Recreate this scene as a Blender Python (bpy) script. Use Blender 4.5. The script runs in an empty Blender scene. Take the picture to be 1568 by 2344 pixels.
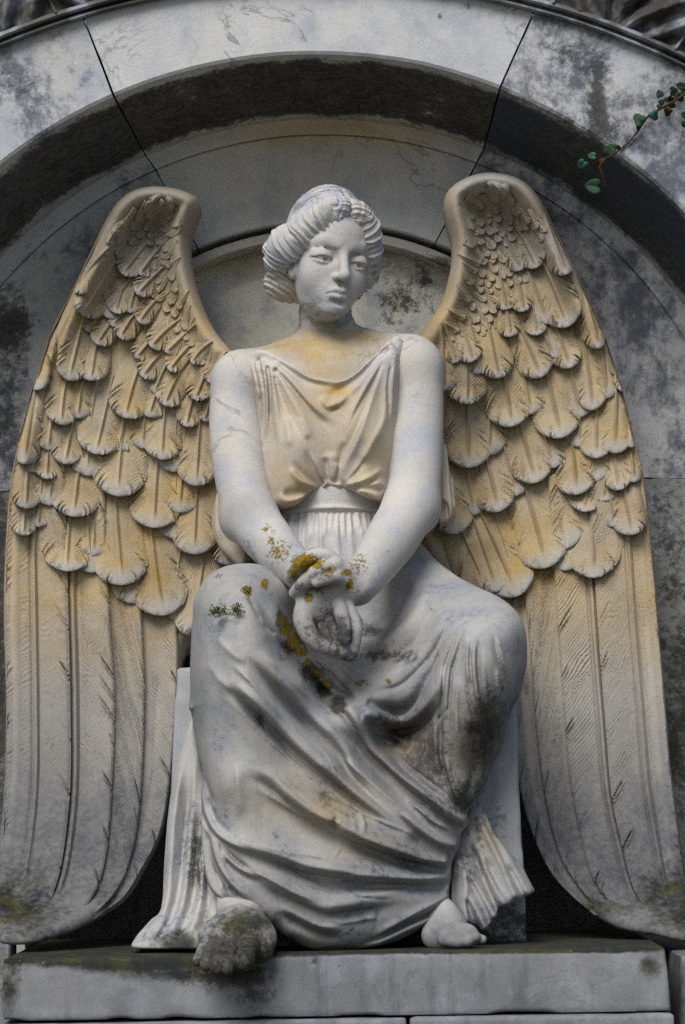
import bpy, math, random
import numpy as np
rng = np.random.default_rng(7)
random.seed(7)
SC = bpy.context.scene
COL = SC.collection

# ------------------------------------------------------------------ camera model
# measurements were taken on the photograph in millimetre-like units (1568 x 2344);
# P() turns such a measurement plus a distance Y into a point of the world (metres)
DIST = 7.0
CX, CZ = 0.061, 0.365
U0, V0 = 845.0, 1800.0
ROLL = math.radians(0.9)
_c, _s = math.cos(ROLL), math.sin(ROLL)

def P(u, v, y):
    u = np.asarray(u, float); v = np.asarray(v, float); y = np.asarray(y, float)
    a = (u - U0) / 1000.0; b = (V0 - v) / 1000.0
    wx = _c * a + _s * b; wz = -_s * a + _c * b
    k = (DIST + y) / DIST
    return np.stack(np.broadcast_arrays(CX + wx * k, y, CZ + wz * k), -1)

def UV(p):
    """world point -> measurement units"""
    k = (DIST + p[..., 1]) / DIST
    wx = (p[..., 0] - CX) / k; wz = (p[..., 2] - CZ) / k
    a = _c * wx - _s * wz; b = _s * wx + _c * wz
    return U0 + a * 1000.0, V0 - b * 1000.0

def sstep(x, a, b):
    t = np.clip((x - a) / (b - a), 0, 1)
    return t * t * (3 - 2 * t)

def spline(pts, n=12):
    """Catmull-Rom through the points"""
    p = np.asarray(pts, float)
    if len(p) < 3:
        t = np.linspace(0, 1, n + 1)[:, None]
        return p[0] + (p[-1] - p[0]) * t
    q = np.vstack([2 * p[0] - p[1], p, 2 * p[-1] - p[-2]])
    out = []
    for i in range(1, len(q) - 2):
        t = np.linspace(0, 1, n, endpoint=False)[:, None]
        a, b, c, d = q[i - 1], q[i], q[i + 1], q[i + 2]
        out.append(.5 * (2 * b + (c - a) * t + (2 * a - 5 * b + 4 * c - d) * t**2 + (3 * b - a - 3 * c + d) * t**3))
    out.append(p[-1:])
    return np.vstack(out)

# value noise, 2-D and 3-D, for wear and irregularity
_perm = rng.random(65536).astype(np.float32)
def _h3(i, j, k):
    return _perm[((i * 73856093) ^ (j * 19349663) ^ (k * 83492791)) & 65535]
def noise3(p):
    p = np.asarray(p, np.float64)
    f = np.floor(p).astype(np.int64); t = (p - f); t = t * t * (3 - 2 * t)
    i, j, k = f[..., 0], f[..., 1], f[..., 2]
    x, y, z = t[..., 0], t[..., 1], t[..., 2]
    def L(a, b, w): return a + (b - a) * w
    c00 = L(_h3(i, j, k), _h3(i + 1, j, k), x); c10 = L(_h3(i, j + 1, k), _h3(i + 1, j + 1, k), x)
    c01 = L(_h3(i, j, k + 1), _h3(i + 1, j, k + 1), x); c11 = L(_h3(i, j + 1, k + 1), _h3(i + 1, j + 1, k + 1), x)
    return L(L(c00, c10, y), L(c01, c11, y), z) * 2 - 1
def noise2(x, y, seed=0.0):
    x = np.asarray(x, float)
    return noise3(np.stack(np.broadcast_arrays(x, y, np.float64(seed) + .37), -1))

# ------------------------------------------------------------------ object helpers
def link(o, parent=None):
    COL.objects.link(o)
    if parent is not None: o.parent = parent
    return o

def mesh_obj(name, verts, faces, mat=None, parent=None, smooth=True, sharp=None, attrs=None):
    me = bpy.data.meshes.new(name)
    verts = np.asarray(verts, np.float32)
    if isinstance(faces, np.ndarray):
        nf, m = faces.shape
        me.vertices.add(len(verts)); me.vertices.foreach_set('co', verts.ravel())
        me.loops.add(nf * m); me.loops.foreach_set('vertex_index', faces.astype(np.int32).ravel())
        me.polygons.add(nf)
        me.polygons.foreach_set('loop_start', np.arange(0, nf * m, m, dtype=np.int32))
        me.update(calc_edges=True)
    else:
        me.from_pydata([tuple(map(float, v)) for v in verts], [], [tuple(f) for f in faces])
        me.update()
    me.validate()
    if smooth:
        me.polygons.foreach_set('use_smooth', np.ones(len(me.polygons), bool))
        if sharp: me.set_sharp_from_angle(angle=math.radians(sharp))
    if attrs:
        for k, a in attrs.items():
            at = me.attributes.new(k, 'FLOAT', 'POINT')
            at.data.foreach_set('value', np.asarray(a, np.float32))
    if mat is not None: me.materials.append(mat)
    return link(bpy.data.objects.new(name, me), parent)

def tag(o, label=None, cat=None, group=None, kind=None):
    if label: o['label'] = label
    if cat: o['category'] = cat
    if group: o['group'] = group
    if kind: o['kind'] = kind
    return o

def empty(name, label, cat, loc=(0, 0, 0)):
    o = bpy.data.objects.new(name, None); o.empty_display_size = .05
    o.location = loc
    return tag(link(o), label, cat)

def under(o, parent):
    """parent keeping the world place (parents are only translated)"""
    o.parent = parent
    o.location = -np.array(parent.location) if o.location.length < 1e-9 else o.location
    return o

def grid_faces(nr, nc, wrap=False):
    r = np.arange(nr - 1)[:, None]; c = np.arange(nc if wrap else nc - 1)[None, :]
    c2 = (c + 1) % nc
    return np.stack([r * nc + c, r * nc + c2, (r + 1) * nc + c2, (r + 1) * nc + c], -1).reshape(-1, 4)

# ------------------------------------------------------------------ implicit sculpting
class Sculpt:
    """a list of shapes blended into one surface, then turned into one quad mesh"""
    def __init__(self): self.ops = []
    def add(self, fn, lo, hi, k=.01, mode='u'):
        self.ops.append((fn, np.asarray(lo, float), np.asarray(hi, float), k, mode)); return self
    def cap(self, a, b, ra, rb=None, k=.01, mode='u'):
        a = np.asarray(a, float); b = np.asarray(b, float); rb = ra if rb is None else rb
        ab = b - a; L2 = max(float(ab @ ab), 1e-12)
        def fn(p):
            t = np.clip(((p - a) @ ab) / L2, 0, 1)
            q = p - a - t[:, None] * ab
            return np.sqrt((q * q).sum(1)) - (ra + (rb - ra) * t)
        r = max(ra, rb)
        return self.add(fn, np.minimum(a, b) - r, np.maximum(a, b) + r, k, mode)
    def chain(self, pts, rs, k=.01, mode='u'):
        q = np.c_[np.asarray(pts, float), np.asarray(rs, float)]
        q = spline(q, 5) if len(q) > 2 else q
        A, Bq, R0, R1 = q[:-1, :3], q[1:, :3], q[:-1, 3], q[1:, 3]
        def fn(p):
            d = np.full(len(p), 9.)
            for a, b, ra, rb in zip(A, Bq, R0, R1):
                ab = b - a; t = np.clip(((p - a) @ ab) / max(float(ab @ ab), 1e-12), 0, 1)
                e = p - a - t[:, None] * ab
                d = np.minimum(d, np.sqrt((e * e).sum(1)) - (ra + (rb - ra) * t))
            return d
        m = q[:, 3].max()
        return self.add(fn, q[:, :3].min(0) - m, q[:, :3].max(0) + m, k, mode)
    def ell(self, c, r, k=.01, M=None, mode='u'):
        c = np.asarray(c, float); r = np.asarray(r, float); M = np.eye(3) if M is None else M  # rows = axes
        def fn(p):
            q = (p - c) @ M.T
            k0 = np.sqrt(((q / r) ** 2).sum(1)); k1 = np.sqrt(((q / r**2) ** 2).sum(1))
            return k0 * (k0 - 1) / np.maximum(k1, 1e-9)
        m = r.max()
        return self.add(fn, c - m, c + m, k, mode)
    def ev(self, p, lo=None, hi=None):
        d = np.full(len(p), .12)
        for fn, l, h, k, mode in self.ops:
            if lo is not None:
                m = k + .03
                if (l - m > hi).any() or (h + m < lo).any(): continue
            v = fn(p)
            if mode == 'u':
                t = np.clip(.5 + .5 * (d - v) / k, 0, 1); d = d + (v - d) * t - k * t * (1 - t)
            elif mode == 's':
                t = np.clip(.5 + .5 * (-v - d) / k, 0, 1); d = d + (-v - d) * t + k * t * (1 - t)
            elif mode == 'i':
                t = np.clip(.5 + .5 * (v - d) / k, 0, 1); d = d + (v - d) * t + k * t * (1 - t)
            else:
                d = d + v
        return d
    def mesh(self, lo, hi, h, n=20):
        lo = np.asarray(lo, float); hi = np.asarray(hi, float)
        nb = np.ceil((hi - lo) / (h * n)).astype(int)
        B = h * n
        # which blocks hold surface
        g = np.stack(np.meshgrid(*[np.arange(2 * m + 1) * .5 for m in nb], indexing='ij'), -1)
        cp = lo + g.reshape(-1, 3) * B
        cd = np.empty(len(cp))
        for i in range(0, len(cp), 200000): cd[i:i + 200000] = self.ev(cp[i:i + 200000])
        cd = np.abs(cd.reshape(g.shape[:3]))
        act = np.full(tuple(nb), 9.)
        for i in range(3):
            for j in range(3):
                for k in range(3):
                    act = np.minimum(act, cd[i:i + 2 * nb[0] - 1 + 0:2, j:j + 2 * nb[1] - 1:2, k:k + 2 * nb[2] - 1:2][:nb[0], :nb[1], :nb[2]])
        blocks = np.argwhere(act < .62 * B)
        idx = np.stack(np.meshgrid(*[np.arange(n + 1)] * 3, indexing='ij'), -1).reshape(-1, 3)
        S = (nb * n + 3).astype(np.int64)
        def key(a): return (a[..., 0] * S[1] + a[..., 1]) * S[2] + a[..., 2]
        VK, VP, QK = [], [], []
        corners = [(i, j, k) for i in (0, 1) for j in (0, 1) for k in (0, 1)]
        edges = [(a, b) for a in range(8) for b in range(a + 1, 8) if sum(abs(x - y) for x, y in zip(corners[a], corners[b])) == 1]
        for b in blocks:
            o = b * n
            p = lo + (idx + o) * h
            d = self.ev(p, p[0], p[-1]).reshape((n + 1,) * 3)
            s = d < 0
            if s.all() or not s.any(): continue
            cs = np.stack([s[i:i + n, j:j + n, k:k + n] for i, j, k in corners], -1)
            cnt = cs.sum(-1)
            cells = np.argwhere((cnt > 0) & (cnt < 8))
            dv = np.stack([d[cells[:, 0] + i, cells[:, 1] + j, cells[:, 2] + k] for i, j, k in corners], -1)
            acc = np.zeros((len(cells), 3)); num = np.zeros(len(cells))
            for a, c in edges:
                da, dc = dv[:, a], dv[:, c]
                m = (da < 0) != (dc < 0)
                t = np.where(m, da / np.where(m, da - dc, 1), 0)
                pa = np.array(corners[a], float); pc = np.array(corners[c], float)
                acc += np.where(m[:, None], pa + (pc - pa) * t[:, None], 0); num += m
            VK.append(key(cells + o + 1)); VP.append(lo + (cells + o + acc / num[:, None]) * h)
            for ax in range(3):
                sl = [slice(0, n)] * 3; sh = list(sl); sh[ax] = slice(1, n + 1)
                a, c = s[tuple(sl)], s[tuple(sh)]
                e = np.argwhere(a != c)
                if not len(e): continue
                fl = a[e[:, 0], e[:, 1], e[:, 2]]
                u, v = [(1, 2), (2, 0), (0, 1)][ax]
                du = np.zeros(3, int); du[u] = 1; dw = np.zeros(3, int); dw[v] = 1
                g0 = e + o + 1
                q = np.stack([key(g0 - du - dw), key(g0 - dw), key(g0), key(g0 - du)], -1)
                q[~fl] = q[~fl][:, ::-1]
                QK.append(q)
        VK = np.concatenate(VK); VP = np.concatenate(VP); QK = np.concatenate(QK)
        od = np.argsort(VK); VK = VK[od]; VP = VP[od]
        ix = np.searchsorted(VK, QK); ix = np.minimum(ix, len(VK) - 1)
        ok = (VK[ix] == QK).all(1)
        return VP, ix[ok]

def relax(V, F, it=1, lam=.5):
    """a little smoothing of a quad mesh"""
    for _ in range(it):
        acc = np.zeros_like(V); cnt = np.zeros(len(V))
        for a in range(4):
            for b in (1, 3):
                i, j = F[:, a], F[:, (a + b) % 4]
                np.add.at(acc, i, V[j]); np.add.at(cnt, i, 1)
        m = cnt > 0
        V = V.copy(); V[m] += lam * (acc[m] / cnt[m][:, None] - V[m])
    return V

# ------------------------------------------------------------------ reliefs: outline + depth + folds
def poly_sd(poly, X, Z):
    """signed distance to a closed outline, negative inside"""
    p = np.asarray(poly); q = np.roll(p, -1, 0)
    d2 = np.full(X.shape, 1e9); ins = np.zeros(X.shape, bool)
    for (ax, az), (bx, bz) in zip(p, q):
        ex, ez = bx - ax, bz - az; L = max(ex * ex + ez * ez, 1e-14)
        t = np.clip(((X - ax) * ex + (Z - az) * ez) / L, 0, 1)
        d2 = np.minimum(d2, (X - ax - t * ex) ** 2 + (Z - az - t * ez) ** 2)
        if az != bz:
            c = ((az > Z) != (bz > Z)) & (X < ex * (Z - az) / ez + ax)
            ins ^= c
    return np.where(ins, -1, 1) * np.sqrt(d2)

def curve_sd(pts, X, Z, reach):
    """distance, side (+ right of travel seen from the front) and place 0..1 along a curve"""
    p = np.asarray(pts)
    seg = np.linalg.norm(p[1:] - p[:-1], axis=1); cum = np.r_[0, np.cumsum(seg)]; tot = cum[-1]
    best = np.full(X.shape, 1e9); side = np.zeros(X.shape); place = np.zeros(X.shape)
    for i in range(len(p) - 1):
        ax, az = p[i]; ex, ez = p[i + 1] - p[i]; L = max(ex * ex + ez * ez, 1e-14)
        t = np.clip(((X - ax) * ex + (Z - az) * ez) / L, 0, 1)
        dx, dz = X - ax - t * ex, Z - az - t * ez
        d = dx * dx + dz * dz
        m = d < best
        best = np.where(m, d, best)
        side = np.where(m, np.sign(dx * ez - dz * ex), side)
        place = np.where(m, (cum[i] + t * seg[i]) / tot, place)
    return np.sqrt(best), side, place

def tps_fit(xy, v, smooth=1e-3):
    xy = np.asarray(xy, float); v = np.asarray(v, float); n = len(v)
    d2 = ((xy[:, None] - xy[None]) ** 2).sum(-1)
    K = np.where(d2 > 0, .5 * d2 * np.log(np.maximum(d2, 1e-20)), 0) + smooth * np.eye(n)
    Pm = np.c_[np.ones(n), xy]
    A = np.block([[K, Pm], [Pm.T, np.zeros((3, 3))]])
    w = np.linalg.solve(A, np.r_[v, 0, 0, 0])
    def f(x, y):
        x = np.asarray(x, float); y = np.asarray(y, float)
        r = w[n] + w[n + 1] * x + w[n + 2] * y
        for i in range(n):
            q = (x - xy[i, 0]) ** 2 + (y - xy[i, 1]) ** 2
            r = r + w[i] * .5 * q * np.log(np.maximum(q, 1e-20))
        return r
    return f

class Relief:
    """a carved mass with a front face: outline and depth points measured on the photo,
    all kept as a height map over world X, Z (metres)"""
    def __init__(self, outline, ctrl, res=.002, smooth=1e-3, n=8, closed_spline=True):
        c = np.asarray(ctrl, float)
        self.yuv = tps_fit(c[:, :2] / 1000, c[:, 2], smooth)
        w = P(c[:, 0], c[:, 1], c[:, 2])
        f = tps_fit(w[:, [0, 2]], c[:, 2], smooth)
        o = np.asarray(outline, float)
        if closed_spline: o = spline(np.vstack([o, o[:1]]), n)[:-1]
        self.out = self.w2(o)
        self.lo = self.out.min(0) - .02; self.hi = self.out.max(0) + .02
        self.res = res
        nx, nz = np.ceil((self.hi - self.lo) / res).astype(int) + 1
        self.X, self.Z = np.meshgrid(self.lo[0] + np.arange(nx) * res, self.lo[1] + np.arange(nz) * res, indexing='ij')
        self.d2 = poly_sd(self.out, self.X, self.Z)
        self.Y = f(self.X, self.Z)
        self.H = np.zeros_like(self.Y)
    def depth(self, u, v): return self.yuv(np.asarray(u, float) / 1000, np.asarray(v, float) / 1000)
    def surf(self, u, v):
        w = P(u, v, self.depth(u, v)); return self.look(self.F, w[..., 0], w[..., 2])
    def w2(self, uv):
        uv = np.asarray(uv, float)
        return P(uv[:, 0], uv[:, 1], self.depth(uv[:, 0], uv[:, 1]))[:, [0, 2]]
    gain = 1.4
    under = False
    cap_ = None
    def fold(self, pts, a, wl, wr=None, t0=.12, t1=.12, pw=2., n=8):
        """ridge (a>0) or groove (a<0), a in mm, widths in mm left / right of travel"""
        wr = wl if wr is None else wr
        t0 = t0 if t0 < .06 else min(.45, max(.24, t0 * 1.4)); t1 = t1 if t1 < .06 else min(.45, max(.26, t1 * 1.5))
        if self.under and a >= 8:
            q = self.w2(spline(pts, n)); T = np.gradient(q, axis=0); T /= np.maximum(np.linalg.norm(T, axis=1), 1e-9)[:, None]
            for _ in range(4):
                off = rng.choice([-1, 1]) * rng.uniform(1.2, 3.2) * max(wl, wr) / 1000; i0 = int(len(q) * rng.uniform(0, .45)); i1 = max(i0 + 6, int(len(q) * rng.uniform(.6, 1)))
                qq = (q + np.stack([-T[:, 1], T[:, 0]], -1) * off * np.linspace(1, rng.uniform(.5, 1.2), len(q))[:, None])[i0:i1]
                if len(qq) > 3: self._lay(qq, rng.choice([-1, 1]) * rng.uniform(1.8, 4.0), rng.uniform(2.2, 3.8), rng.uniform(2.2, 3.8), .35, .35, 2.)
            self._lay(q + np.stack([-T[:, 1], T[:, 0]], -1) * -(wr * 1.45 / 1000), -a * .62, wr * .62, wr * .8, t0, t1, 2.)
        return self._lay(self.w2(spline(pts, n)), a * 1.12, wl * 1.1, wr * 1.1, t0, t1, 1.45 if pw == 2. else pw)
    def _lay(self, c, a, wl, wr, t0, t1, pw):
        m = 3.0 * max(wl, wr) / 1000
        lo, hi = c.min(0) - m, c.max(0) + m
        i0, k0 = np.maximum(((lo - self.lo) / self.res).astype(int), 0)
        i1, k1 = np.minimum(((hi - self.lo) / self.res).astype(int) + 2, self.X.shape)
        if i1 <= i0 or k1 <= k0: return self
        sl = (slice(i0, i1), slice(k0, k1))
        d, s, t = curve_sd(c, self.X[sl], self.Z[sl], m)
        w = np.where(s > 0, wr, wl) / 1000
        tp = (sstep(t, 0, t0) if t0 > 0 else 1) * (sstep(1 - t, 0, t1) if t1 > 0 else 1)
        self.H[sl] += self.gain * a / 1000 * np.exp(-(d / w) ** pw) * tp
        return self
    def finish(self, edge=.03, blur=1):
        Y = self.Y - (self.cap_ * np.tanh(self.H / self.cap_) if self.cap_ else self.H)
        for _ in range(blur):
            Y[1:-1, 1:-1] = .25 * Y[1:-1, 1:-1] + .125 * (Y[:-2, 1:-1] + Y[2:, 1:-1] + Y[1:-1, :-2] + Y[1:-1, 2:]) + .0625 * (Y[:-2, :-2] + Y[2:, 2:] + Y[:-2, 2:] + Y[2:, :-2])
        r = edge
        t = np.clip(1 + self.d2 / r, 0, 1)
        Y = Y + r * (1 - np.sqrt(np.maximum(1 - t * t, 0)))
        self.F = Y
        gx, gz = np.gradient(Y, self.res)
        self.G = 1 / np.sqrt(1 + np.minimum(gx * gx + gz * gz, 25))
        return self
    def look(self, A, x, z):
        i = np.clip((x - self.lo[0]) / self.res, 0, A.shape[0] - 1.001); k = np.clip((z - self.lo[1]) / self.res, 0, A.shape[1] - 1.001)
        a = i.astype(int); b = k.astype(int); i = i - a; k = k - b
        return (A[a, b] * (1 - i) + A[a + 1, b] * i) * (1 - k) + (A[a, b + 1] * (1 - i) + A[a + 1, b + 1] * i) * k
    def sdf(self, back=None, thick=None):
        def fn(p):
            x, y, z = p[:, 0], p[:, 1], p[:, 2]
            f = self.look(self.F, x, z); g = self.look(self.G, x, z); e = self.look(self.d2, x, z)
            d = np.maximum((f - y) * g, e)
            if thick is not None: d = np.maximum(d, (y - f - thick) * g)
            if back is not None: d = np.maximum(d, y - back)
            return d
        return fn
    def build(self, h, back=None, thick=None, extra=None):
        s = Sculpt()
        y0 = self.F[self.d2 < 0].min() - .02
        y1 = (back if back is not None else self.F[self.d2 < .004].max() + thick) + .03
        lo = np.array([self.lo[0], y0, self.lo[1]]); hi = np.array([self.hi[0], y1, self.hi[1]])
        s.add(self.sdf(back, thick), lo, hi, 1e-5)
        if extra: extra(s)
        return s.mesh(lo, hi, h)

def blob(u, v, items):
    """soft-edged spots (u, v, ru, rv, strength) used for stains"""
    m = np.zeros_like(u)
    for a, b, ra, rb, s in items:
        m = np.maximum(m, s * np.exp(-(((u - a) / ra) ** 2 + ((v - b) / rb) ** 2)))
    return m
# ------------------------------------------------------------------ materials
class NT:
    def __init__(self, name):
        self.m = bpy.data.materials.new(name); self.m.use_nodes = True
        self.t = self.m.node_tree; self.t.nodes.clear()
        self.out = self.t.nodes.new('ShaderNodeOutputMaterial')
        self.b = self.t.nodes.new('ShaderNodeBsdfPrincipled')
        self.t.links.new(self.b.outputs[0], self.out.inputs[0])
        self.co = self.t.nodes.new('ShaderNodeTexCoord').outputs['Object']
    def n(self, ty, **kw):
        x = self.t.nodes.new(ty)
        for k, v in kw.items(): setattr(x, k, v)
        return x
    def put(self, sock, v):
        if isinstance(v, bpy.types.NodeSocket): self.t.links.new(v, sock)
        else: sock.default_value = v
    def mapped(self, scale=(1, 1, 1), loc=(0, 0, 0), rot=(0, 0, 0)):
        x = self.n('ShaderNodeMapping'); self.put(x.inputs[0], self.co)
        x.inputs['Scale'].default_value = scale; x.inputs['Location'].default_value = loc; x.inputs['Rotation'].default_value = rot
        return x.outputs[0]
    def noise(self, scale, detail=4, rough=.55, dist=0., co=None):
        x = self.n('ShaderNodeTexNoise'); self.put(x.inputs['Vector'], co or self.co)
        x.inputs['Scale'].default_value = scale; x.inputs['Detail'].default_value = detail
        x.inputs['Roughness'].default_value = rough; x.inputs['Distortion'].default_value = dist
        return x.outputs['Fac']
    def voro(self, scale, co=None, feature='F1', out='Distance', rand=1.):
        x = self.n('ShaderNodeTexVoronoi', feature=feature); self.put(x.inputs['Vector'], co or self.co)
        x.inputs['Scale'].default_value = scale; x.inputs['Randomness'].default_value = rand
        return x.outputs[out]
    def math(self, op, a, b=0., c=0., clamp=False):
        x = self.n('ShaderNodeMath', operation=op, use_clamp=clamp)
        self.put(x.inputs[0], a); self.put(x.inputs[1], b); self.put(x.inputs[2], c)
        return x.outputs[0]
    def rng(self, v, a, b, c=0., d=1., smooth=True):
        x = self.n('ShaderNodeMapRange'); x.interpolation_type = 'SMOOTHSTEP' if smooth else 'LINEAR'
        self.put(x.inputs[0], v)
        for i, q in enumerate((a, b, c, d)): x.inputs[1 + i].default_value = q
        return x.outputs[0]
    def mix(self, f, a, b, mode='MIX'):
        x = self.n('ShaderNodeMix', data_type='RGBA', blend_type=mode)
        self.put(x.inputs[0], f)
        for s, v in ((x.inputs[6], a), (x.inputs[7], b)):
            self.put(s, v if isinstance(v, bpy.types.NodeSocket) else tuple(v) + (1.,))
        return x.outputs[2]
    def attr(self, name):
        return self.n('ShaderNodeAttribute', attribute_name=name).outputs['Fac']
    def bump(self, h, strength, dist, prev=None):
        x = self.n('ShaderNodeBump'); x.inputs['Strength'].default_value = strength; x.inputs['Distance'].default_value = dist
        self.put(x.inputs['Height'], h)
        if prev is not None: self.put(x.inputs['Normal'], prev)
        return x.outputs[0]

def stone(name, c1, c2, rough=.72, vein=.6, grain=.30, stain=0., stain_col=(.05, .055, .06), bumpy=1., streak=0., pit=0., barbs=False, mott=.75, cool=(.40, .43, .50)):
    """weathered marble; the vertex layers patina / grime / lichen / algae hold stains, some with painted shade"""
    g = NT(name)
    big = g.noise(2.3, 5, .6); mid = g.noise(11, 6, .62); fine = g.noise(70, 5, .65); gr = g.noise(330, 3, .7); gr2 = g.noise(900, 2, .6)
    col = g.mix(g.rng(big, .36, .66), c1, c2)
    col = g.mix(g.math('MULTIPLY', g.rng(mid, .44, .68), mott), col, cool)
    # thin veins
    vn = g.noise(3.2, 7, .62, .9, g.mapped((1, 1, 1.3), (3.1, 0, 1.7), (.3, .5, .6)))
    va = g.math('ABSOLUTE', g.math('SUBTRACT', vn, .5))
    vm = g.math('MULTIPLY', g.rng(va, .0, .016, 1., 0.), g.rng(g.noise(2.1, 2, .5, 0, g.mapped((1, 1, 1), (9, 4, 2))), .44, .56))
    col = g.mix(g.math('MULTIPLY', vm, vein), col, tuple(x * .42 for x in c1))
    # general soot wash, soft: stains plus some painted shade
    sa = g.attr('soot_shade')
    sw = g.math('MULTIPLY', sa, g.rng(g.math('ADD', g.math('MULTIPLY', mid, .5), g.math('MULTIPLY', fine, .5)), .36, .64, .72, 1.))
    col = g.mix(g.math('MULTIPLY', sw, 1., clamp=True), col, (.066, .070, .080))
    # ochre patina
    pa = g.attr('patina')
    pn = g.rng(g.noise(14, 6, .7), .3, .72, .62, 1.)
    och = g.mix(g.rng(g.noise(6, 4, .6, 0, g.mapped((1, 1, 1), (2, 7, 5))), .35, .68), (.50, .355, .125), (.36, .24, .08))
    col = g.mix(g.math('MULTIPLY', g.math('MULTIPLY', pa, pn), .95, clamp=True), col, och)
    # black crust and grime, ragged; soffit shade is painted through it too
    ga = g.attr('grime_shade')
    gn = g.math('ADD', g.math('MULTIPLY', mid, .55), g.math('MULTIPLY', fine, .5))
    gm = g.rng(g.math('ADD', ga, g.math('MULTIPLY', g.math('SUBTRACT', gn, .52), 2.3)), .30, .72)
    gm = g.math('MULTIPLY', gm, g.rng(ga, .02, .16))
    col = g.mix(g.math('MULTIPLY', gm, .93), col, g.mix(g.rng(fine, .42, .6), (.028, .027, .022), (.085, .082, .068)))
    # algae: dull green-black, with pale lichen specks
    aa = g.attr('algae')
    am = g.rng(g.math('ADD', aa, g.math('MULTIPLY', g.math('SUBTRACT', g.math('ADD', g.math('MULTIPLY', mid, .6), g.math('MULTIPLY', fine, .4)), .5), 1.3)), .25, .75)
    am = g.math('MULTIPLY', am, g.rng(aa, .02, .2))
    alg = g.mix(g.rng(g.noise(23, 5, .7), .4, .66), (.014, .017, .018), (.050, .048, .010))
    spk = g.rng(g.noise(120, 3, .65), .66, .72)
    alg = g.mix(g.math('MULTIPLY', spk, .8), alg, (.24, .27, .27))
    col = g.mix(g.math('MULTIPLY', am, .93), col, alg)
    # mustard lichen
    la = g.attr('lichen')
    ln = g.math('ADD', g.math('MULTIPLY', g.noise(75, 6, .74, 0, g.mapped((1, 1, 1), (5, 1, 8))), .7), g.math('MULTIPLY', g.noise(170, 3, .6), .35))
    lm = g.rng(g.math('ADD', la, g.math('MULTIPLY', g.math('SUBTRACT', ln, .53), 2.6)), .42, .60)
    lm = g.math('MULTIPLY', lm, g.rng(la, .05, .2))
    lic = g.mix(g.rng(g.noise(90, 4, .6), .35, .65), (.15, .11, .016), (.33, .225, .03))
    col = g.mix(lm, col, lic)
    # blue-black blotches of old growth on walls
    if stain:
        sn = g.noise(4.2, 9, .68, .25, g.mapped((1, 1, .8), (1.3, 2.2, 4.1)))
        dr = g.noise(30, 7, .75)
        sm = g.rng(g.math('ADD', g.math('MULTIPLY', sn, .62), g.math('MULTIPLY', dr, .38)), .60 - .12 * stain, .68 - .08 * stain)
        col = g.mix(g.math('MULTIPLY', sm, .85), col, stain_col)
    if streak:
        st = g.noise(26, 5, .65, .1, g.mapped((1, 1, .10), (0, 0, 3)))
        col = g.mix(g.math('MULTIPLY', g.rng(st, .5, .75), streak), col, tuple(x * .35 for x in c1))
    # crystalline grain
    k = g.math('ADD', g.math('MULTIPLY', gr, .62), g.math('MULTIPLY', gr2, .38))
    k = g.rng(k, .28, .72, 1 - grain, 1 + grain, False)
    kc = g.n('ShaderNodeCombineColor'); [g.put(kc.inputs[i], k) for i in range(3)]
    col = g.mix(1., col, kc.outputs[0], 'MULTIPLY')
    g.put(g.b.inputs['Base Color'], col)
    g.put(g.b.inputs['Roughness'], g.rng(mid, .3, .7, rough - .08, rough + .14))
    g.b.inputs['Specular IOR Level'].default_value = .08
    h = g.bump(fine, .28 * bumpy, .004)
    h = g.bump(gr, .30 * bumpy, .0012, h)
    if barbs:
        bw_ = g.math('SINE', g.math('MULTIPLY', g.attr('barb'), 6.2832))
        bw_ = g.math('MULTIPLY', bw_, g.rng(g.noise(55, 3, .6), .36, .62, .7, 1.))
        h = g.bump(bw_, .42, .0020, h)
    h = g.bump(g.math('MULTIPLY', g.math('ADD', gm, lm), g.noise(260, 3, .6)), .7, .004, h)
    if pit:
        h = g.bump(g.rng(g.voro(60), .05, .2), pit, .003, h)
    g.put(g.b.inputs['Normal'], h)
    return g.m

M_STATUE = stone('weathered_marble', (.56, .54, .505), (.47, .46, .44))
M_SKIRT = stone('rain_greyed_marble', (.46, .455, .44), (.36, .36, .355), vein=.4, streak=.35, cool=(.30, .33, .38))
M_WING = stone('ochre_marble', (.46, .45, .425), (.375, .37, .36), vein=.2, barbs=True, mott=.22)
M_ARCH = stone('arch_marble', (.52, .535, .56), (.60, .605, .60), vein=.75, stain=.0, streak=.10)
M_NICHE = stone('niche_marble', (.30, .31, .32), (.38, .375, .35), vein=.4, streak=.15)
M_PLINTH = stone('plinth_marble', (.185, .195, .215), (.25, .255, .26), vein=.25, streak=.45, mott=.3)
M_FRIEZE = stone('blackened_marble', (.055, .052, .048), (.10, .097, .09), vein=.0)

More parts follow.
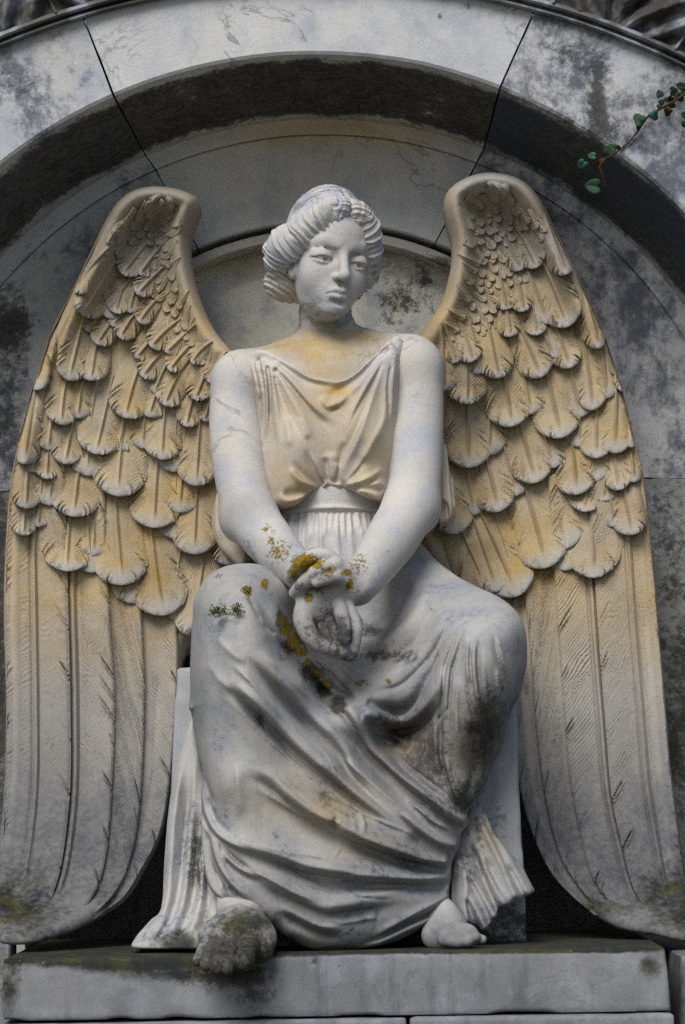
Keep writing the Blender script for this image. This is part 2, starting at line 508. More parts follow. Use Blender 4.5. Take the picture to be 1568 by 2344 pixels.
def leaf_mat(name, c1, c2, rough=.45):
    g = NT(name)
    g.put(g.b.inputs['Base Color'], g.mix(g.rng(g.noise(60, 4, .6), .35, .65), c1, c2))
    g.b.inputs['Roughness'].default_value = rough + .2; g.b.inputs['Specular IOR Level'].default_value = .2
    g.put(g.b.inputs['Normal'], g.bump(g.noise(140, 3), .4, .002))
    return g.m
M_LEAF = leaf_mat('ivy_green', (.016, .045, .022), (.03, .075, .035))
M_LEAFDARK = leaf_mat('ivy_dark_green', (.008, .020, .012), (.016, .036, .018))
M_LEAFTEAL = leaf_mat('ivy_dusty_green', (.04, .11, .085), (.06, .15, .11), .6)
M_BROWN = leaf_mat('withered_brown', (.05, .03, .015), (.09, .05, .025), .7)
M_MOSS = leaf_mat('moss_green', (.09, .11, .02), (.17, .17, .04), .9)
def ground_mat():
    g = NT('trodden_earth')
    g.put(g.b.inputs['Base Color'], g.mix(g.rng(g.noise(5, 8, .65), .4, .62), (.05, .06, .03), (.10, .085, .06)))
    g.b.inputs['Roughness'].default_value = .95
    g.put(g.b.inputs['Normal'], g.bump(g.noise(30, 6, .7), .6, .02))
    return g.m
M_GROUND = ground_mat()
# ------------------------------------------------------------------ the statue: root
BASE = P(780, 2160, -.25)
STATUE = empty('angel_statue', 'pale marble statue of a seated winged angel with clasped hands, in the arched niche', 'statue', BASE)
def spart(name, V, F, mat, parent=None, sharp=None, attrs=None):
    return mesh_obj(name, np.asarray(V) - BASE, F, mat, parent or STATUE, True, sharp, attrs)

# ------------------------------------------------------------------ wings
ZL = lambda x, y: (x * .44006, y * .44006 + 386.7)
ZR = lambda x, y: (x * .44006 + 902.3, y * .44006 + 386.7)
ZL2 = lambda x, y: (x * .44006, y * .44006 + 1224.5)
ZR2 = lambda x, y: (x * .44006 + 1078.2, y * .44006 + 1224.5)

OUT_L = [(548, 820), (490, 752), (455, 672), (438, 595), (437, 545), (448, 505), (458, 478), (450, 452), (420, 436), (380, 427), (335, 427),
         (295, 440), (262, 470), (235, 515), (200, 590), (150, 690), (110, 770), (70, 890), (38, 1010), (20, 1110), (9, 1250), (5, 1400),
         (10, 1600), (8, 1750), (2, 1850), (-14, 1980), (-26, 2080), (-10, 2150), (20, 2164), (79, 2160), (154, 2138), (220, 2105), (282, 2062), (325, 1996),
         (361, 1928), (378, 1864), (392, 1780), (400, 1650), (420, 1500), (500, 1400), (580, 1300), (620, 1100), (610, 940)]
OUT_R = [(950, 772), (1005, 700), (1028, 630), (1035, 565), (1021, 505), (1016, 465), (1030, 430), (1080, 401), (1140, 395), (1198, 413),
         (1240, 460), (1290, 560), (1340, 660), (1385, 760), (1425, 880), (1450, 980), (1475, 1080), (1490, 1200), (1505, 1350), (1515, 1480),
         (1529, 1640), (1538, 1750), (1552, 1850), (1572, 2000), (1606, 2090), (1612, 2150), (1580, 2160), (1500, 2142), (1430, 2130), (1370, 2102), (1310, 2055),
         (1262, 1995), (1215, 1900), (1188, 1810), (1174, 1700), (1160, 1600), (1100, 1450), (1000, 1330), (930, 1150), (910, 900)]
CT_L = [(360, 450, .17), (360, 520, .21), (440, 520, .20), (250, 560, .19), (250, 800, .20), (480, 780, .17), (540, 830, .13), (400, 900, .20), (560, 1000, .2),
        (60, 1000, .13), (150, 1000, .17), (10, 1300, .11), (110, 1300, .13), (250, 1200, .18), (420, 1200, .2), (560, 1250, .2), (200, 1450, .12), (380, 1450, .17),
        (200, 1650, .09), (20, 1650, .07), (380, 1700, .11), (200, 1850, .015), (10, 1850, .0), (350, 1880, .02), (100, 1980, -.09), (-10, 1980, -.09),
        (260, 1990, -.08), (320, 1990, -.05), (60, 2090, -.22), (160, 2080, -.19), (220, 2100, -.19), (10, 2164, -.34), (100, 2150, -.30), (-30, 2120, -.27)]
CT_R = [(1568 - u + (8 if v < 1200 else 0), v, y) for u, v, y in CT_L if u > 20] + [(1515, 1480, .11), (1540, 1800, .02), (1600, 2100, -.24), (1560, 1980, -.08), (1580, 2155, -.33)]

def smalltufts(R, which):
    """little curled down strokes carved on the shoulder of the wing"""
    reg = np.array(which['region'], float)
    k = 0
    for _ in range(which['n']):
        while True:
            u = rng.uniform(*which['u']); v = rng.uniform(*which['v'])
            if poly_sd(reg, np.array([u]), np.array([v]))[0] < -8: break
        a = which['dir'](u, v) + rng.normal(0, .5)
        L = rng.uniform(20, 42); bend = rng.choice([-1, 1]) * rng.uniform(.3, 1.3)
        p = [(u, v)]
        for s in range(4):
            a += bend / 4; p.append((p[-1][0] + math.cos(a) * L / 4, p[-1][1] + math.sin(a) * L / 4))
        amp = rng.uniform(3.5, 6.5)
        R.fold(p, amp * .8, 4.2, 2.6, .25, .2, n=3)
        q = [(x + 5 * math.sin(a), y + 4) for x, y in p]
        R.fold(q, -amp * .5, 2.8, 2.4, .25, .2, n=3)

def wing_base(name, outline, ctrl, tuft, side):
    R = Relief(outline, ctrl, smooth=2e-3)
    din = -R.d2
    zt = P(780, 560, .2)[2]; z0 = P(780, 900, .2)[2]
    top = sstep(R.Z, z0, zt)
    # hooded roll along the shoulder of the wing, thinner rim elsewhere
    R.H += (.012 + .045 * top) * np.exp(-((din - .026) / (.022 + .008 * top)) ** 2)
    R.H += -.016 * top * np.exp(-((din - .085) / .03) ** 2)
    smalltufts(R, tuft)
    wob = noise2(R.X * 9, R.Z * 9, 3) * .004 + noise2(R.X * 30, R.Z * 30, 4) * .0012
    R.H += wob
    R.side = side
    R.finish(edge=.035, blur=2)
    V, F = R.build(.0038, thick=.085)
    u, v = UV(V)
    return R, V, F, u, v

def wing_stains(u, v, side, tip=None):
    """ochre over the feathers, bare and grey low down, algae at the foot"""
    pat = sstep(v, 560, 760) * (1 - sstep(v, 1330, 1650)) * .95 + .55 * (1 - sstep(v, 500, 760)) + .16 * sstep(v, 1330, 1650) * (1 - sstep(v, 1650, 1850))
    bu = 300 if side == 'L' else 1190
    pat = np.maximum(pat, blob(u, v, [(bu, 1290, 230, 210, 1.25), (bu + (90 if side == 'L' else -90), 1150, 170, 190, 1.15)]))
    pat = pat * (.8 + .2 * noise2(u / 60, v / 60, 5))
    top = (1 - sstep(v, 400, 455)) * .9
    pat = pat * (1 - top)
    alg = sstep(v, 1900, 2160) * .42
    alg = np.maximum(alg, blob(u, v, [(20, 2080, 170, 130, .62), (1560, 2060, 130, 120, .7), (1380, 2080, 160, 40, .55)]))
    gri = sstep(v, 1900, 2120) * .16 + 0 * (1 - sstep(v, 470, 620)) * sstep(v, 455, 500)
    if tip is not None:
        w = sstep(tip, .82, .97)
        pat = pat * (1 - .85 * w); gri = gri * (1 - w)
    soot_shade = .92 * sstep(v, 1380, 2000) + .34 * (1 - sstep(v, 620, 900)) * sstep(v, 455, 500)  # darker towards the foot and below the top roll
    if tip is not None: soot_shade = soot_shade * (1 - .8 * w)
    return dict(patina=pat, algae=alg, grime_shade=gri, soot_shade=soot_shade)

def hold_in(pos, side):
    """feathers never run past the carved outer edge of the wing"""
    o = np.array(OUT_L[11:25] if side == 'L' else OUT_R[8:26], float)
    e = np.interp(pos[..., 1], o[:, 1], o[:, 0]); q = pos.copy()
    if side == 'L': q[..., 0] = np.where(q[..., 0] < e + 10, e + 4 + 6 * np.exp(np.minimum(q[..., 0] - e - 10, 0) / 14), q[..., 0])
    else: q[..., 0] = np.where(q[..., 0] > e - 10, e - 4 - 6 * np.exp(np.minimum(e - 10 - q[..., 0], 0) / 14), q[..., 0])
    return q

def feather(R, base, tip, width, bend=0., lift=.018, nt=84, nu=37, seed=0, lo=-.006, tipflare=.012, barb=.0021, skirt=.03, dome=.009, splits=2):
    r = np.random.default_rng(seed + 11)
    b = np.array(base, float); e = np.array(tip, float)
    b = b - (e - b) * .45; ax = e - b; L = np.hypot(*ax); ax /= L; nr = np.array([-ax[1], ax[0]])   # left of travel (screen)
    w0 = width / 2
    s = np.linspace(0, 1, nt); t = 1 - (1 - s) ** 1.7
    t1 = 1 - min(.75, w0 / L * 1.05)
    wt = np.where(t < t1, .80 + .20 * sstep(t, 0, t1 * .9), np.sqrt(np.maximum(1 - ((t - t1) / (1 - t1)) ** r.uniform(1.75, 2.5), 0)))
    wt[-1] = 0
    u = np.linspace(-1, 1, nu)
    T, Uu = np.meshgrid(t, u, indexing='ij'); W = wt[:, None] * w0
    cen = b + ax * (T * L)[..., None] + nr * (bend * 4 * T * (1 - T))[..., None]
    # ragged edge: small notches where the barbs part
    rag = 1 + .012 * noise2(T * L / 9, np.sign(Uu) * 3 + 0 * T, seed + .5) * sstep(np.abs(Uu), .6, 1) * (T < .97)
    pos = cen + nr * (Uu * W * rag)[..., None]
    d = np.abs(Uu) * W; tl = T * L
    H = lo + (lift - lo) * T ** 1.2 + tipflare * sstep(T, .72, 1.0)
    H = H + dome * (1 - Uu ** 2) * np.sqrt(np.maximum(wt[:, None], 0))
    H = H - .004 * sstep(np.abs(Uu), .82, 1)
    fade = 1 - sstep(T, .80, .95)
    sc_ = min(1., width / 55.) ** 1.2
    H = H + .0085 * sc_ * np.exp(-(d / (1.4 + 1.8 * sc_)) ** 2) * fade - .0012 * sc_ * np.exp(-((d - 6.5) / 2.6) ** 2) * fade
    per = max(5.5, width / 17)
    jit = noise2(tl / 18, np.sign(Uu) * 5 + d / 40, seed + 2.) * 5.0
    ph = (tl - 1.15 * d ** 1.04 + jit) / per
    bw = sstep(np.abs(Uu), .06, .4)
    H = H + barb * np.sin(2 * np.pi * ph) * bw * (.35 + .65 * (noise2(ph * .5, np.sign(Uu) * 4, seed + 7.) + .6)) * (1 - .35 * sstep(T, .85, 1))
    for sg in (-1, 1):
        for _ in range(splits):
            t0 = r.uniform(.40, .86); amp = r.uniform(.4, 1.)
            c0 = t0 * L + d * .8 + (np.abs(Uu) ** 3) * w0 * .30
            q = tl - c0
            m = (np.sign(Uu) == sg) * sstep(np.abs(Uu), .30, .80)
            H = H - .0150 * sc_ * amp * m * np.exp(-(q / 2.6) ** 2) + .0085 * sc_ * amp * m * np.exp(-((q - 6) / 4.2) ** 2)
    pos = hold_in(pos, R.side); cen = hold_in(cen, R.side)
    uu, vv = pos[..., 0], pos[..., 1]
    D = R.surf(uu, vv) - H
    X = P(uu, vv, D)
    # thickness: a skirt that runs back into the stone
    sk = P(cen[..., 0] + (pos[..., 0] - cen[..., 0]) * .97, cen[..., 1] + (pos[..., 1] - cen[..., 1]) * .97, D + skirt)
    G = np.concatenate([sk[:, :1], X, sk[:, -1:]], 1)
    Tq = np.concatenate([T[:, :1], T, T[:, -1:]], 1)
    V = G.reshape(-1, 3)
    bq = (tl - 1.0 * d + jit * .6) / 3.4; bq = np.concatenate([bq[:, :1], bq, bq[:, -1:]], 1)
    return V, grid_faces(nt, nu + 2), Tq.ravel(), bq.ravel()

# base, tip, width in the enlarged views of each wing
FL = [((740, 415), (635, 548), 165), ((585, 520), (428, 764), 195), ((530, 455), (375, 632), 190), ((830, 535), (712, 652), 130), ((650, 590), (600, 752), 145),
      ((815, 690), (722, 800), 115), ((715, 745), (622, 880), 150), ((590, 780), (500, 912), 150), ((445, 760), (358, 1102), 165), ((500, 905), (470, 1102), 180),
      ((890, 825), (783, 927), 140), ((850, 955), (738, 1082), 160), ((965, 945), (878, 1048), 120), ((1070, 930), (995, 1008), 95), ((722, 1060), (650, 1297), 222),
      ((935, 1070), (855, 1232), 170), ((1070, 1050), (1012, 1202), 150), ((1150, 1000), (1090, 1115), 120), ((355, 1090), (318, 1332), 185), ((560, 1200), (495, 1484), 240),
      ((868, 1220), (842, 1514), 212), ((1010, 1190), (968, 1342), 155), ((378, 1300), (335, 1536), 192), ((1040, 1310), (1018, 1650), 222), ((660, 1280), (612, 1704), 296),
      ((255, 790), (172, 1150), 150), ((185, 1140), (122, 1536), 155), ((262, 1430), (243, 1614), 155), ((418, 1480), (380, 1810), 272), ((155, 1510), (135, 1768), 170),
      ((826, 1500), (800, 1868), 272), ((1026, 1620), (1008, 2006), 240), ((130, 1730), (122, 1908), 155), ((366, 1790), (346, 2094), 280), ((600, 1660), (640, 2166), 292),
      ((788, 1830), (852, 2324), 300), ((1185, 1860), (1180, 2060), 170), ((1070, 1980), (1010, 2440), 230)]
FR = [((770, 500), (906, 822), 212), ((815, 320), (898, 550), 172), ((655, 350), (744, 514), 150), ((640, 600), (670, 744), 140), ((715, 700), (744, 866), 132),
      ((580, 730), (605, 874), 130), ((1000, 670), (1066, 934), 150), ((825, 780), (920, 1036), 165), ((355, 860), (408, 1004), 145), ((495, 850), (545, 1090), 192),
      ((645, 820), (768, 1084), 202), ((985, 930), (1032, 1256), 160), ((370, 985), (380, 1224), 222), ((555, 1050), (612, 1342), 262), ((785, 1040), (872, 1400), 252),
      ((1150, 1100), (1150, 1480), 170), ((1040, 1210), (1050, 1506), 192), ((380, 1190), (388, 1556), 242), ((645, 1290), (738, 1634), 232), ((905, 1370), (950, 1696), 222),
      ((1135, 1440), (1168, 1672), 172), ((455, 1470), (545, 1784), 242), ((1005, 1600), (985, 1784), 200), ((245, 1520), (322, 1900), 222), ((655, 1600), (795, 2076), 264),
      ((1018, 1740), (1040, 2128), 292), ((1185, 1610), (1242, 1904), 196), ((400, 1800), (540, 2200), 215), ((425, 1730), (648, 2222), 270), ((1185, 960), (1205, 1160), 110),
      ((1225, 1180), (1236, 1450), 120)]

def flights(R, edges, side, seed):
    """the long flight feathers: strips that overlap like boards, outer one on top"""
    out = []
    for i, (A, B, rach) in enumerate(edges):
        a = spline(A, 16); b = spline(B, 16)
        nt = 300; tt = np.linspace(0, 1, nt)
        def res(c):
            s = np.r_[0, np.cumsum(np.hypot(*(c[1:] - c[:-1]).T))]; return np.stack([np.interp(tt * s[-1], s, c[:, k]) for k in (0, 1)], -1)
        a = res(a); b = res(b)                                  # a = outer side, b = inner edge that overlaps the next
        nu = 44; w = np.linspace(0, 1, nu)
        pos = a[:, None] + (b - a)[:, None] * w[None, :, None]
        wid = np.hypot(*(b - a).T)[:, None]
        Lt = np.r_[0, np.cumsum(np.hypot(*(a[1:] - a[:-1]).T))][:, None] + 0 * w[None]
        Wn = w[None] + 0 * Lt
        H = .008 + .020 * sstep(Wn, .35, 1) - .005 * sstep(Wn, .94, 1)
        sd = seed + i * 13
        endf = (1 - sstep(tt, .90, 1))[:, None]
        if rach is not None:
            rw = rach
            d = (Wn - rw) * wid
            H = H + .0085 * np.exp(-(d / 4.8) ** 4) * endf - .0060 * np.exp(-((np.abs(d) - 10.5) / 2.6) ** 2) * endf
            dist = np.abs(d); sgn = np.sign(d)
        else:
            dist = Wn * wid; sgn = np.ones_like(dist)
        jit = noise2(Lt / 40, dist / 45 + 9 * sgn, sd) * 11
        ph = (Lt - .9 * dist + jit) / 11.
        H = H + .0016 * np.sin(2 * np.pi * ph) * sstep(dist, 6, 22) * (.4 + .6 * (noise2(ph * .45, sgn * 6, sd + 3) + .55)) * (.35 + .65 * endf)
        ph2 = (Lt - .8 * dist + jit * 2) / 4.7
        H = H + .0010 * np.sin(2 * np.pi * ph2) * sstep(dist, 5, 18) * (noise2(Lt / 30, dist / 30, sd + 5) + .5)
        r = np.random.default_rng(sd)
        Ltot = Lt.max()
        for edge in ((1,) if rach is None or i else (1, -1)):
            x = r.uniform(20, 60)
            while x < Ltot * .93:
                far = (1 - Wn) * wid if edge > 0 else Wn * wid      # distance from that edge
                reach = r.uniform(14, 46)
                c0 = x - far * .95 + 10 * np.exp(-far / 7.)
                q = Lt - c0; m = sstep(reach - far, 0, reach * .55)
                if rach is not None: m = m * (sgn == edge)
                amp = r.uniform(.15, 1.) ** 1.3
                H = H - .0150 * amp * m * np.exp(-(q / 2.7) ** 2) + .0075 * amp * m * np.exp(-((q - 7) / 4.5) ** 2)
                x += r.uniform(26, 150)
        ef = (1 - sstep(tt, .90, 1))[:, None]; H = H * ef - .010 * (1 - ef)
        pos = hold_in(pos, side)
        uu, vv = pos[..., 0], pos[..., 1]
        D = R.depth(uu, vv) - H
        X = P(uu, vv, D)
        sk0 = P(uu[:, :1], vv[:, :1], D[:, :1] + .03); sk1 = P(uu[:, -1:] , vv[:, -1:], D[:, -1:] + .03)
        G = np.concatenate([sk0, X, sk1], 1)
        bq = (Lt - .95 * dist + jit * .5) / 4.2; bq = np.concatenate([bq[:, :1], bq, bq[:, -1:]], 1)
        out.append((G.reshape(-1, 3), grid_faces(nt, nu + 2), bq.ravel()))
    return out

def z2(f, pts): return [f(*p) for p in pts]
# boundary lines of the flight feathers (enlarged lower views)
LL = {0: [(60, -720), (30, -350), (14, -40), (18, 400), (22, 800), (22, 1200), (8, 1450), (-20, 1700), (-45, 1950)],
      1: [(330, -500), (340, -200), (348, 100), (358, 500), (366, 900), (366, 1300), (330, 1650), (282, 1850), (215, 1990)],
      2: [(540, -400), (548, -150), (556, 120), (575, 500), (596, 850), (580, 1350), (545, 1700), (470, 1900), (360, 2010)],
      3: [(728, 250), (745, 600), (752, 850), (736, 1300), (692, 1640), (600, 1860), (440, 2015)],
      4: [(908, 330), (925, 600), (915, 900), (885, 1250), (835, 1540), (735, 1740), (640, 1885), (500, 1990)]}
RL = {0: [(880, -720), (920, -380), (955, -60), (985, 400), (1022, 850), (1050, 1250), (1085, 1550), (1130, 1800), (1190, 1960)],
      1: [(600, -400), (620, -100), (640, 190), (668, 600), (700, 1000), (730, 1350), (782, 1600), (850, 1850), (960, 2000)],
      2: [(400, -300), (414, -80), (428, 120), (452, 500), (478, 850), (506, 1200), (556, 1500), (640, 1800), (800, 1990)],
      3: [(272, 200), (306, 600), (338, 1000), (382, 1350), (455, 1650), (560, 1830), (700, 1985)],
      4: [(170, 500), (208, 900), (238, 1220), (300, 1500), (405, 1740), (520, 1875), (640, 1975)]}

def build_wing(side):
    if side == 'L':
        reg = [(405, 452), (428, 486), (408, 560), (424, 660), (470, 765), (505, 840), (480, 860), (430, 800), (370, 720), (330, 640), (255, 620), (200, 640), (250, 520), (330, 445)]
        tuft = dict(region=reg, n=0, u=(190, 540), v=(435, 860), dir=lambda u, v: 2.2 - (u - 300) * .002)
        R, V, F, u, v = wing_base('wing', OUT_L, CT_L, tuft, side)
        zf, fl, lines, z2f = ZL, FL, LL, ZL2
    else:
        reg = [(1066, 448), (1050, 486), (1060, 562), (1044, 685), (1000, 775), (1020, 850), (1060, 830), (1120, 740), (1180, 660), (1250, 600), (1300, 600), (1250, 500), (1150, 410)]
        tuft = dict(region=reg, n=0, u=(950, 1300), v=(405, 860), dir=lambda u, v: .9 + (u - 1150) * .002)
        R, V, F, u, v = wing_base('wing', OUT_R, CT_R, tuft, side)
        zf, fl, lines, z2f = ZR, FR, RL, ZR2
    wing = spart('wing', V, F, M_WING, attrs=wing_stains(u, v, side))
    ed = []
    for i in range(4):
        rach = {0: .48, 1: .11}.get(i) if side == 'L' else {0: .42, 1: .09}.get(i)
        ed.append((z2(z2f, lines[i]), z2(z2f, lines[i + 1]), rach))
    for V, F, bq in flights(R, ed, side, 100 if side == 'L' else 300):
        uu, vv = UV(V)
        # winding so that the front is outside
        if side == 'L': F = F[:, ::-1]
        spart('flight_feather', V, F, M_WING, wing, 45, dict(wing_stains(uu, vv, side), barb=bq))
    # fine curled down over the shoulder of the wing
    DV, DF, DB, n0 = [], [], [], 0
    rg = np.array(reg, float); spots = []
    for _ in range(4000):
        if len(spots) > 95: break
        q_ = np.array([rng.uniform(*tuft['u']), rng.uniform(*tuft['v'])])
        if poly_sd(rg, q_[:1], q_[1:])[0] < -15 and all(np.hypot(*(q_ - p_)) > 17 for p_ in spots): spots.append(q_)
    for i, q_ in enumerate(sorted(spots, key=lambda p_: -p_[1])):
        a_ = tuft['dir'](*q_) + rng.normal(0, .25); L_ = rng.uniform(27, 42); w_ = rng.uniform(18, 27)
        V, F, T, bq = feather(R, q_ - .3 * L_ * np.array([math.cos(a_), math.sin(a_)]), q_ + .7 * L_ * np.array([math.cos(a_), math.sin(a_)]), w_, bend=rng.normal(0, 2.5), lift=.009, nt=34, nu=19, seed=4000 + i, lo=-.003, tipflare=.004, barb=.0012, skirt=.018, dome=.004, splits=1)
        DV.append(V); DF.append(F + n0); DB.append(bq); n0 += len(V)
    V = np.vstack(DV); uu, vv = UV(V)
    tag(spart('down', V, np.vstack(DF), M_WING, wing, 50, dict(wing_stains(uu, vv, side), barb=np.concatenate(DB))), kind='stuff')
    # under-feathers that close the rows
    ex = []
    for i, (b, e, w) in enumerate(fl):
        if w < 140: continue
        b_, e_ = np.array(b, float), np.array(e, float); ax_ = (e_ - b_) / np.hypot(*(e_ - b_)); nr_ = np.array([-ax_[1], ax_[0]])
        o_ = nr_ * w * rng.choice([-1, 1]) * rng.uniform(.42, .58) - ax_ * w * rng.uniform(.15, .35)
        ex.append((tuple(b_ + o_), tuple(e_ + o_), w * rng.uniform(.8, .95), .55))
    for i, (b, e, w, lf) in enumerate(ex + [(b, e, w, 1.) for b, e, w in fl]):
        b = zf(*b); e = zf(*e); w = w * .44006
        sgn = 1 if side == 'L' else -1
        V, F, T, bq = feather(R, b, e, w, bend=sgn * rng.uniform(-1, 5), lift=(.013 + .017 * min(1, w / 110)) * lf, seed=i * 7 + (0 if side == 'L' else 900), tipflare=(.006 + .010 * min(1, w / 110)) * lf, barb=.0014 + .0010 * min(1, w / 110))
        uu, vv = UV(V)
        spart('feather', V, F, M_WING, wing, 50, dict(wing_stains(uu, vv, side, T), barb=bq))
    return wing, R
WING_L, RL_ = build_wing('L')
WING_R, RR_ = build_wing('R')
# ------------------------------------------------------------------ the figure: head, neck, arms, hands, feet in one surface
def rad(px, y): return px / 1000 * (DIST + y) / DIST
YAW, PITCH, HROLL = math.radians(24), math.radians(8), math.radians(7.2)
HF = np.array([math.sin(YAW) * math.cos(PITCH), -math.cos(YAW) * math.cos(PITCH), -math.sin(PITCH)])
HR = np.array([math.cos(YAW), math.sin(YAW), 0.]); HU = np.cross(HF, HR)
HR, HU = math.cos(HROLL) * HR - math.sin(HROLL) * HU, math.sin(HROLL) * HR + math.cos(HROLL) * HU
HM = np.array([HR, HU, HF])
HO = P(785, 592, -.125) - .093 * HF
def hd(x, y, z): return HO + x * HR + y * HU + z * HF
def hloc(p): return (p - HO) @ HM.T

def pt(u, v, y): return P(u, v, y)
B = Sculpt()
# trunk under the dress, shoulders, neck
B.ell(pt(757, 960, .03), (.175, .105, .20), .03)
B.ell(pt(757, 880, -.005), (.150, .088, .11), .05)
B.cap(pt(600, 872, .045), pt(905, 854, .045), .058, .058, .05)
B.ell(pt(552, 872, .01), (.066, .072, .072), .03); B.ell(pt(946, 842, .01), (.066, .072, .075), .03)
B.cap(pt(735, 800, .05), pt(600, 850, .04), .048, .044, .04); B.cap(pt(765, 786, .05), pt(905, 814, .04), .048, .044, .04)
B.cap(pt(745, 690, .032), pt(748, 820, .045), .0585, .066, .025)
B.cap(pt(700, 715, .02), pt(738, 815, -.045), .010, .009, .02); B.cap(pt(800, 735, .0), pt(752, 818, -.045), .010, .009, .02)   # neck cords
B.cap(pt(625, 826, -.018), pt(732, 822, -.066), .009, .008, .02); B.cap(pt(884, 808, -.018), pt(768, 819, -.066), .009, .008, .02)   # collar bones

B.ell(pt(757, 1190, .03), (.118, .09, .10), .05)
# arm with the cuff (left in the photo)
S1 = [(546, 880, .0), (541, 950, -.015), (546, 1040, -.05), (560, 1130, -.085), (575, 1185, -.11)]
B.chain([pt(*p) for p in S1], [.0600, .0620, .0620, .0600, .0565], .02)
S2 = [(577, 1188, -.115), (618, 1240, -.19), (660, 1285, -.27), (700, 1318, -.345)]
B.chain([pt(*p) for p in S2], [.0590, .0550, .0460, .0390], .025)
B.ell(pt(545, 1190, -.08), (.040, .05, .045), .03)
B.cap(pt(700, 1318, -.345), pt(728, 1372, -.385), .037, .034, .02)
# other arm
S3 = [(950, 850, .0), (954, 930, -.015), (953, 1030, -.045), (948, 1110, -.08), (938, 1165, -.11)]
B.chain([pt(*p) for p in S3], [.0640, .0610, .0600, .0600, .0570], .02)
S4 = [(938, 1165, -.11), (900, 1228, -.19), (855, 1295, -.29), (818, 1342, -.37)]
B.chain([pt(*p) for p in S4], [.0600, .0590, .0500, .0420], .025)
B.ell(pt(962, 1165, -.075), (.042, .05, .05), .03)
# hand that grips: back of the hand over the wrist, fingers wrapped round it, thumb along the top
h = lambda x, y, d: P(618.7 + .1644 * x, 1224.5 + .1644 * y, d)
B.cap(h(1200, 720, -.385), h(880, 430, -.425), .036, .024, .015)
B.ell(h(960, 560, -.405), (.032, .028, .030), .015)
B.chain([h(940, 400, -.420), h(740, 290, -.432), h(540, 325, -.428), h(390, 460, -.405), h(285, 590, -.37)], [.0165, .0165, .0165, .0160, .013], .003)
B.chain([h(900, 510, -.428), h(760, 450, -.444), h(640, 525, -.446), h(480, 665, -.430), h(340, 810, -.39)], [.0165, .0165, .0165, .0160, .013], .003)
B.chain([h(1000, 400, -.39), h(820, 300, -.375), h(620, 260, -.35), h(440, 330, -.32)], [.0145, .0145, .0140, .011], .003)
B.chain([h(1010, 420, -.37), h(830, 320, -.34), h(640, 290, -.315), h(500, 340, -.29)], [.0130, .0130, .0125, .010], .003)
B.chain([h(1010, 640, -.425), h(900, 590, -.448), h(770, 620, -.458), h(640, 672, -.456)], [.0150, .0128, .0120, .0095], .006)    # thumb
# hanging hand, its fingers broken short
B.ell(h(690, 960, -.390), (.046, .032, .052), .015)
B.ell(h(880, 900, -.388), (.034, .030, .044), .02)
B.chain([h(520, 940, -.39), h(465, 1170, -.412), h(545, 1390, -.432), h(700, 1530, -.442), h(860, 1590, -.440)], [.0245, .0235, .0205, .0180, .0140], .008)
B.chain([h(900, 900, -.400), h(985, 1090, -.428), h(1030, 1280, -.446), h(1025, 1440, -.448)], [.0190, .0170, .0150, .0125], .003)
B.chain([h(1030, 960, -.392), h(1135, 1130, -.414), h(1195, 1310, -.428), h(1190, 1490, -.424)], [.0180, .0155, .0138, .0120], .003)
B.chain([h(790, 1020, -.385), h(850, 1230, -.405), h(915, 1400, -.420), h(960, 1530, -.424)], [.0170, .0145, .0130, .0110], .003)
B.chain([h(690, 1050, -.380), h(730, 1270, -.398), h(810, 1440, -.412), h(900, 1560, -.420)], [.0160, .0138, .0122, .0100], .003)
B.chain([h(1130, 1100, -.400), h(1215, 1180, -.410), h(1262, 1290, -.408)], [.0120, .0105, .0085], .003)
B.ell(h(960, 1610, -.420), (.030, .020, .019), .008); B.ell(h(1100, 1640, -.412), (.021, .018, .020), .008); B.ell(h(1160, 1560, -.415), (.013, .016, .017), .008)
# legs, hidden under the dress, down to the two bare feet
B.chain([pt(650, 1370, .02), pt(545, 1430, -.40), pt(540, 1760, -.38), pt(545, 2080, -.40)], [.06, .07, .055, .045], .03)
B.chain([pt(880, 1380, .02), pt(1060, 1480, -.30), pt(985, 1840, -.24), pt(985, 2090, -.33)], [.06, .06, .045, .036], .03)
f = lambda x, y, d: P(418.9 + .1644 * x, 2030 + .1644 * y, d)
B.cap(f(860, 430, -.43), f(800, 640, -.53), .054, .060, .03)
B.ell(f(740, 680, -.560), (.082, .055, .046), .03)
B.cap(f(1050, 740, -.53), f(1060, 880, -.585), .036, .030, .02)
B.chain([f(930, 800, -.60), f(880, 930, -.665), f(852, 1030, -.700)], [.024, .0190, .0230], .003)
B.chain([f(690, 800, -.605), f(640, 990, -.675), f(621, 1130, -.690)], [.017, .0140, .0160], .002)
B.chain([f(560, 800, -.60), f(495, 990, -.668), f(469, 1130, -.682)], [.0165, .0130, .0150], .002)
B.chain([f(430, 790, -.59), f(355, 970, -.652), f(322, 1090, -.665)], [.0155, .0122, .0140], .002)
B.chain([f(330, 780, -.575), f(245, 930, -.630), f(215, 1030, -.640)], [.0145, .0112, .0125], .002)
B.cap(pt(1010, 2095, -.36), pt(1030, 2125, -.40), .038, .040, .03)
B.cap(pt(1000, 2140, -.40), pt(1068, 2142, -.455), .034, .026, .02)
for a, b, d, r in ((1068, 2132, -.465, .016), (1080, 2142, -.472, .014), (1062, 2152, -.478, .015), (1096, 2148, -.46, .012), (1040, 2154, -.47, .015)):
    B.cap(pt(a - 22, b - 4, d + .02), pt(a + 8, b + 2, d), r, r * .8, .008)

